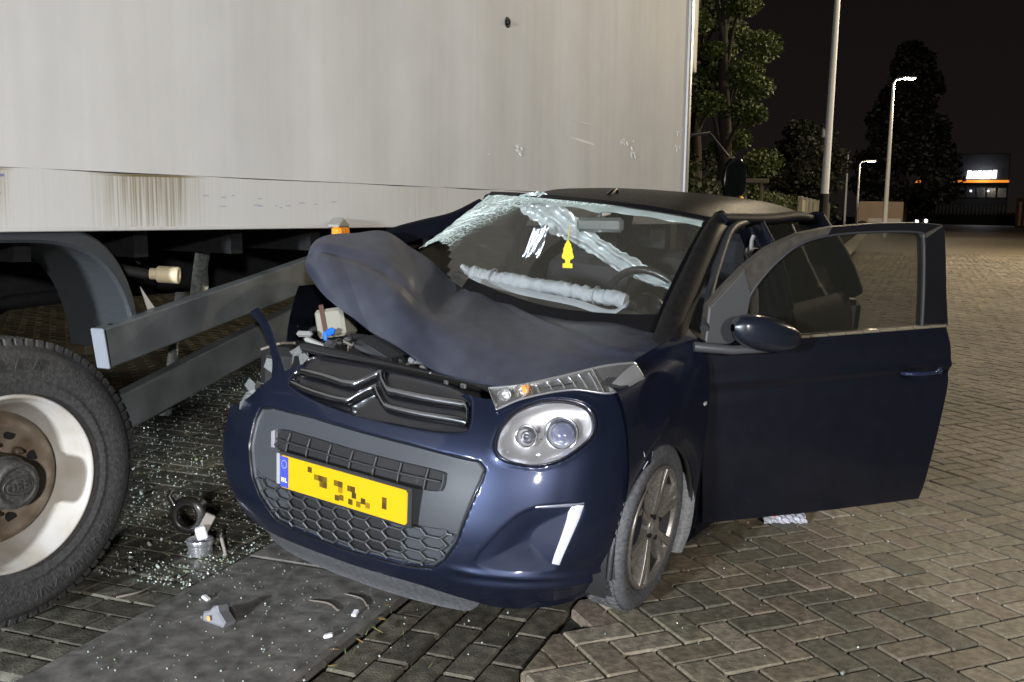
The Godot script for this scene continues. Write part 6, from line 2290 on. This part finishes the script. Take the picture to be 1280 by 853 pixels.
	obj("load_box", mb2, mat(.45, .34, .26, .6), van)
	mb2 = MB.new()
	mb2.box(V(.3, .95, 1.13), V(2.4, .3, .04), Basis.IDENTITY, .01)
	obj("side_board", mb2, mat(.75, .75, .75, .5), van)
	for k in 3:
		mb2 = MB.new()
		mb2.lathe([W(.3, -.12), W(.45, -.12), W(.46, .1), W(.3, .12), W(0, .12)], Transform3D(Basis.IDENTITY, V(-1.3 + k * 1.25, .46, 1.0)), 20)
		obj("wheel", mb2, M.tyre, van)
	# oncoming car with its lamps lit
	var far := thing("oncoming_car", "far oncoming car with white headlights lit, right of the pale lorry", "car", Transform3D(Basis(Vector3.UP, .25), V(48.4, 0, -120)))
	mb2 = MB.new()
	mb2.prism(PackedVector2Array([W(-2.1, .3), W(-2.15, .85), W(-1.2, 1.0), W(-.5, 1.5), W(1.2, 1.5), W(1.9, 1.0), W(2.1, .9), W(2.1, .3)]), -.85, .85, Transform3D(Basis(V(0, 0, -1), Vector3.UP, V(1, 0, 0)), Vector3.ZERO), .1)
	obj("body", mb2, mat(.03, .03, .035, .4), far)
	for s in [-.62, .62]:
		mb2 = MB.new()
		mb2.lathe([W(.22, -.05), W(.22, .02), W(.15, .08), W(0, .1)], look(V(s, .75, 2.15), V(0, 0, 1)), 16)
		obj("headlight", mb2, mat(1, .97, .88, .4, 0, {"emit": 5.0}), far)
	# small lamps far off
	for k in 2:
		var l := thing("distant_lamp", ["distant warm lamp on a short post above the oncoming car, left one", "distant white lamp on a short post above the oncoming car, right one"][k], "street lamp", Transform3D(Basis.IDENTITY, [V(52.5, 0, -130), V(54.2, 0, -130)][k]), "distant lamps over the road")
		mb2 = MB.new()
		mb2.tube([V(0, 0, 0), V(0, 4.1 - k * .5, 0)], .07, 8)
		obj("pole", mb2, M.steel, l)
		mb2 = MB.new()
		mb2.lathe([W(0, .3), W(.25, .2), W(.32, 0), W(.2, -.15), W(0, -.2)], look(V(0, 4.2 - k * .5, 0), Vector3.UP), 16)
		obj("lamp_globe", mb2, mat(1, .85, .65, .4, 0, {"emit": 2.5}), l)
	build_hall()

func build_hall() -> void:
	# dark commercial building with an orange light line and a white sign
	var yaw := -0.46
	var t := thing("commercial_building", "dark commercial building at the road's end with orange light line and white sign", "building", Transform3D(Basis(Vector3.UP, yaw), V(76.9, 0, -170)))
	var wallm := mat(.03, .03, .032, .6)
	var mb := MB.new()
	mb.box(V(0, 6.0, -8), V(14.6, 12.0, 15), Basis.IDENTITY, .1)
	obj("wall", mb, wallm, t)
	mb = MB.new()
	mb.box(V(0, 7.05, -.3), V(14.9, .1, .9), Basis.IDENTITY, .02)
	obj("canopy", mb, wallm, t)
	mb = MB.new()
	mb.box(V(0, 7.3, .05), V(14.7, .42, .12), Basis.IDENTITY, .04)
	obj("orange_light_line", mb, mat(1.0, .30, .02, .4, 0, {"emit": 0.85}), t)
	# the sign: a row of glowing letters
	for k in 6:
		mb = MB.new()
		var w := .72
		var hgt: float = [1.35, 1.30, 1.36, 1.30, 1.36, 1.42][k]
		mb.prism(PackedVector2Array([W(0, 0), W(w * .9, 0), W(w, hgt), W(.1, hgt)]), 0, .12, Transform3D(Basis.IDENTITY, V(.8 + k * .78, 7.75, .1)), .02)
		obj("sign_letter", mb, mat(.92, .95, 1, .4, 0, {"emit": 3.0}), t)
	var l := OmniLight3D.new()
	l.name = "sign_light"
	l.position = V(3.2, 8.4, 1.4)
	l.light_color = Color(.9, .93, 1)
	l.light_energy = 6.0
	l.light_size = .5
	l.omni_range = 100.0
	l.omni_attenuation = 2.0
	l.shadow_enabled = true
	t.add_child(l)
	for k in 9:
		mb = MB.new()
		var x := -6.4 + k * 1.6
		mb.box(V(x, 5.4, -.42), V(1.35, 1.6, .08), Basis.IDENTITY, .02)
		var win := obj("window", mb, mat(.06, .065, .07, .08), t)
		mb = MB.new()
		mb.box(V(x - .75, 5.4, -.38), V(.08, 1.8, .12))
		obj("frame", mb, wallm, win)
	for k in 2:
		mb = MB.new()
		mb.lathe([W(0, .1), W(.16, .05), W(.2, 0)], look(V(1.6 + k * 2.7, 5.7, -.2), Vector3.BACK), 14)
		obj("wall_lamp", mb, mat(.8, .85, 1, .4, 0, {"emit": 1.6}), t)
	var t2 := thing("neighbouring_building", "dark building at the right edge with pale window panes beyond the orange slatted gate", "building", Transform3D(Basis(Vector3.UP, yaw), V(96.5, 0, -165)))
	mb = MB.new()
	mb.box(V(0, 5.2, -4), V(18, 10.4, 8), Basis.IDENTITY, .1)
	obj("wall", mb, wallm, t2)
	for k in 6:
		mb = MB.new()
		mb.box(V(-8.0 + k * 1.35, 6.3, .03), V(1.0, 1.5, .1), Basis.IDENTITY, .02)
		obj("window", mb, mat(.7, .72, .72, .4, 0, {"emit": 0.10}), t2)
	# slatted gate lit orange
	var g := thing("slatted_gate", "slatted gate lit orange at the far right beside the road", "gate", Transform3D(Basis(Vector3.UP, yaw), V(67.6, 0, -124)))
	for k in 14:
		mb = MB.new()
		mb.box(V(-3.4 + k * .72, 1.75, 0), V(.5 if k % 3 else .3, 3.0, .1), Basis.IDENTITY, .02)
		obj("slat", mb, mat(.34, .20, .11, .6), g)
	for y in [.4, 1.7, 3.1]:
		mb = MB.new()
		mb.box(V(1.2, y, -.1), V(10, .14, .1))
		obj("rail", mb, wallm, g)
	mb = MB.new()
	mb.box(V(1.2, 1.9, -.7), V(10.2, 3.8, .5))
	obj("backing", mb, mat(.06, .035, .02, .8), g)
	var gl := OmniLight3D.new()
	gl.name = "gate_light"
	gl.position = V(0, 3.6, 2.2)
	gl.light_color = Color(1, .6, .35)
	gl.light_energy = 1.0
	gl.light_size = .3
	gl.omni_range = 50.0
	gl.omni_attenuation = 2.0
	gl.shadow_enabled = true
	g.add_child(gl)
	mb = MB.new()
	mb.box(V(0, 3.75, 2.2), V(.4, .12, .3), Basis.IDENTITY, .02)
	obj("gate_lamp", mb, mat(1, .6, .35, .4, 0, {"emit": 1.0}), g)
	# fence with pale pickets before the building
	var f := thing("picket_fence", "faint pale picket fence before the dark commercial building", "fence", Transform3D(Basis(Vector3.UP, yaw), V(74.5, 0, -160)))
	for k in 26:
		mb = MB.new()
		mb.box(V(-7.0 + k * .55, 2.4, 0), V(.22, 1.5, .05))
		obj("picket", mb, mat(.28, .27, .24, .8), f)
	mb = MB.new()
	mb.box(V(0, 1.0, -.3), V(15, 2.0, .6))
	obj("base_wall", mb, mat(.02, .026, .015, .9), f)
